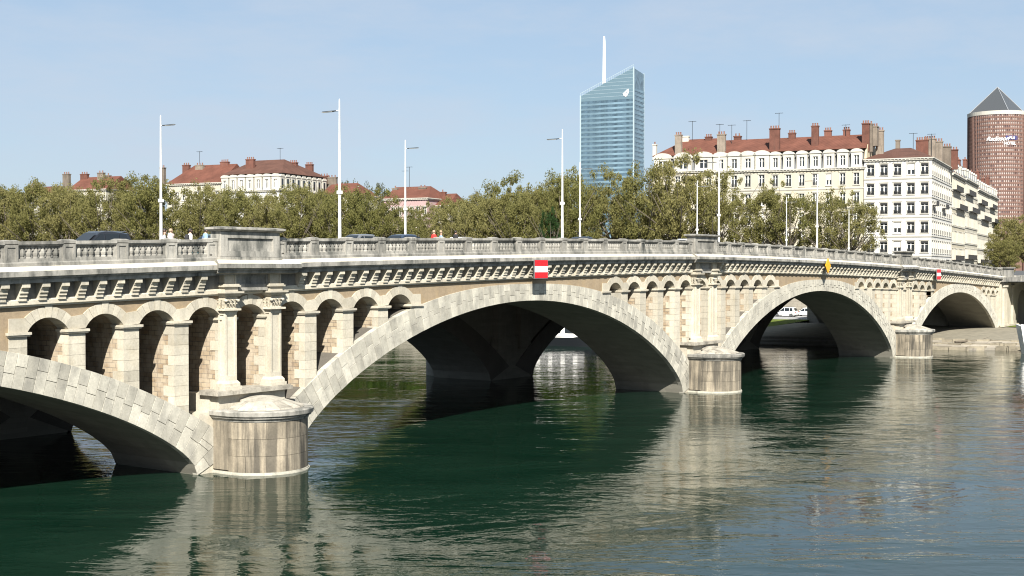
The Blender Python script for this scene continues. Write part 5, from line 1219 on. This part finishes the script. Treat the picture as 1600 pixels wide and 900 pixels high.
# ------------------------------------------------------------------ boats
def boat(lab_, loc, rz, Lb, Bm, hull, cab, cabin=True, stripe=None, name='moored_boat'):
    r = thing(name, lab_, 'boat', loc, rz)
    t = MB(); rings = []
    for u in (0, .06, .16, .35, .7, .92, 1.0):
        x_ = Lb * u; w_ = Bm / 2 * (min(1, (u + .02) / .2) ** .6 if u < .2 else 1) * (1 if u < .9 else .92); zt = 1.9 - .6 * min(1, u / .3) + (.1 if u > .9 else 0)
        rings.append([(x_ - (.5 if u == 0 else 0), -w_, zt), (x_ + .3 * (u < .1), -w_ * .8, .0), (x_ + .5 * (u < .1), 0, -.5), (x_ + .3 * (u < .1), w_ * .8, .0), (x_ - (.5 if u == 0 else 0), w_, zt), (x_, 0, zt - .15)])
    t.loft(rings); o = t.build('hull', M[hull], r); smooth_by_angle(o, 50)
    t = MB()
    for sy in (-1, 1): t.tube((.3, sy * .5, 1.85), (Lb * .3, sy * Bm * .48, 1.42), .05); t.tube((Lb * .3, sy * Bm * .48, 1.42), (Lb, sy * Bm * .46, 1.42), .05)
    t.build('gunwale', M['steel'], r)
    if cabin:
        t = MB(); t.frus((Lb * .3, Lb * .9, -Bm * .36, Bm * .36), 1.1, (Lb * .32, Lb * .88, -Bm * .33, Bm * .33), 3.4); c = t.build('cabin', M[cab], r)
        t = MB(); t.box(Lb * .28, Lb * .92, -Bm * .4, Bm * .4, 3.4, 3.55); t.build('cabin_roof', M['trim'], r)
        k = 0; xx = Lb * .35
        while xx < Lb * .84:
            t = MB()
            for sy in (-1, 1): t.box(xx, xx + 1.3, sy * Bm * .355 - .03, sy * Bm * .355 + .03, 1.9, 2.9)
            tag(t.build('cabin_windows', M['glassd'], c), kind='stuff'); xx += 2.0
    return r
bw = boat('white boat bow at the right edge beside the stepped quay', (127.7, -11.6, 0), math.atan2(-.70, .72), 22, 5, 'white', 'white'); bw.scale = (1, 1, 2.1)
t = MB(); t.tube((1.2, 0, 1.4), (1.2, 0, 4.1), .06, .05); t.build('mast', M['chrome'], bw)
t = MB(); t.lathe([(.3, 0), (.3, .02)], 12); t.build('hawse_plate', M['steel'], bw, (1.0, -1.6, 1.2))
boat('white houseboat with dark windows moored under the far bank, seen through the middle arch', (109.0, 41, 0), math.pi / 2 + .17, 16, 4, 'pblack', 'white')
# small trees on the lower bank upstream: their green is what the river mirrors through the middle arch
me, cl = crown_mesh(123, 110, 60, 'crown', M['leafgreen'], size=(.016, .032)); bv = (me, trunk_mesh(123, cl, 'trunk'))
yy = 57; k = 0
while yy < 330:
    tree('bank_tree', f'bushy bright green tree on the lower far bank, {ordn(k)} upstream from the bridge', edge_x(yy) + 7.5 + RN.uniform(-1.5, 2.5), yy, 0.4, RN.uniform(10.5, 14), RN.uniform(11, 14), bv, 'bushy trees on the lower far bank'); yy += RN.uniform(7.5, 10.5); k += 1
# driftwood and loose blocks on the stepped bank below the last arch
def drift(lab_, x_, y_, z_, pts):
    r = thing('driftwood', lab_, 'driftwood', (x_, y_, z_)); t = MB()
    for a, b, r0, r1 in pts: t.tube(a, b, r0, r1, 6)
    t.build('branch', M['bark'], r)
drift('dark forked branch lying on the stepped bank, left piece', 132.2, -1.5, .95, (((0, 0, .1), (4.5, -3.4, .35), .16, .09), ((4.5, -3.4, .35), (6.5, -5.6, -.25), .09, .03), ((2.5, -1.9, .25), (3.0, -3.4, -.3), .07, .03), ((3.4, -2.6, .3), (5.5, -3.3, .7), .06, .02)))
drift('dark driftwood log near the waterline of the stepped bank, right piece', 134.5, -5.0, .45, (((0, 0, .1), (3.2, -2.7, .2), .14, .07), ((1.2, -1, .15), (1.5, -1.9, -.3), .06, .02)))
rv = thing('stone_revetment', 'rough stone blocks of the stepped bank below the rightmost arch', 'revetment')
for row_, (d0, d1, za, zb) in enumerate(((-.25, 1.35, -.6, .50), (1.4, 3.25, .2, .92), (3.3, 4.7, .6, 1.34))):
    y = 7.0
    while y > -24:
        ln = RN.uniform(1.1, 2.4); y2 = y - ln; e0, e1 = edge_x(y - .03), edge_x(y2 + .03); j = RN.uniform(-.12, .12); h_ = RN.uniform(-.10, .08)
        if RN.random() > .06:
            t = MB(); t.hexa([(e0 + d0 + j, y - .03, za), (e1 + d0 + j, y2 + .03, za), (e1 + d1, y2 + .03, za), (e0 + d1, y - .03, za), (e0 + d0 + j + .08, y - .05, zb + h_), (e1 + d0 + j + .08, y2 + .05, zb + h_ + RN.uniform(-.06, .06)), (e1 + d1, y2 + .05, zb + h_), (e0 + d1, y - .05, zb + h_)]); t.build('stone', M['revet'], rv)
        y = y2
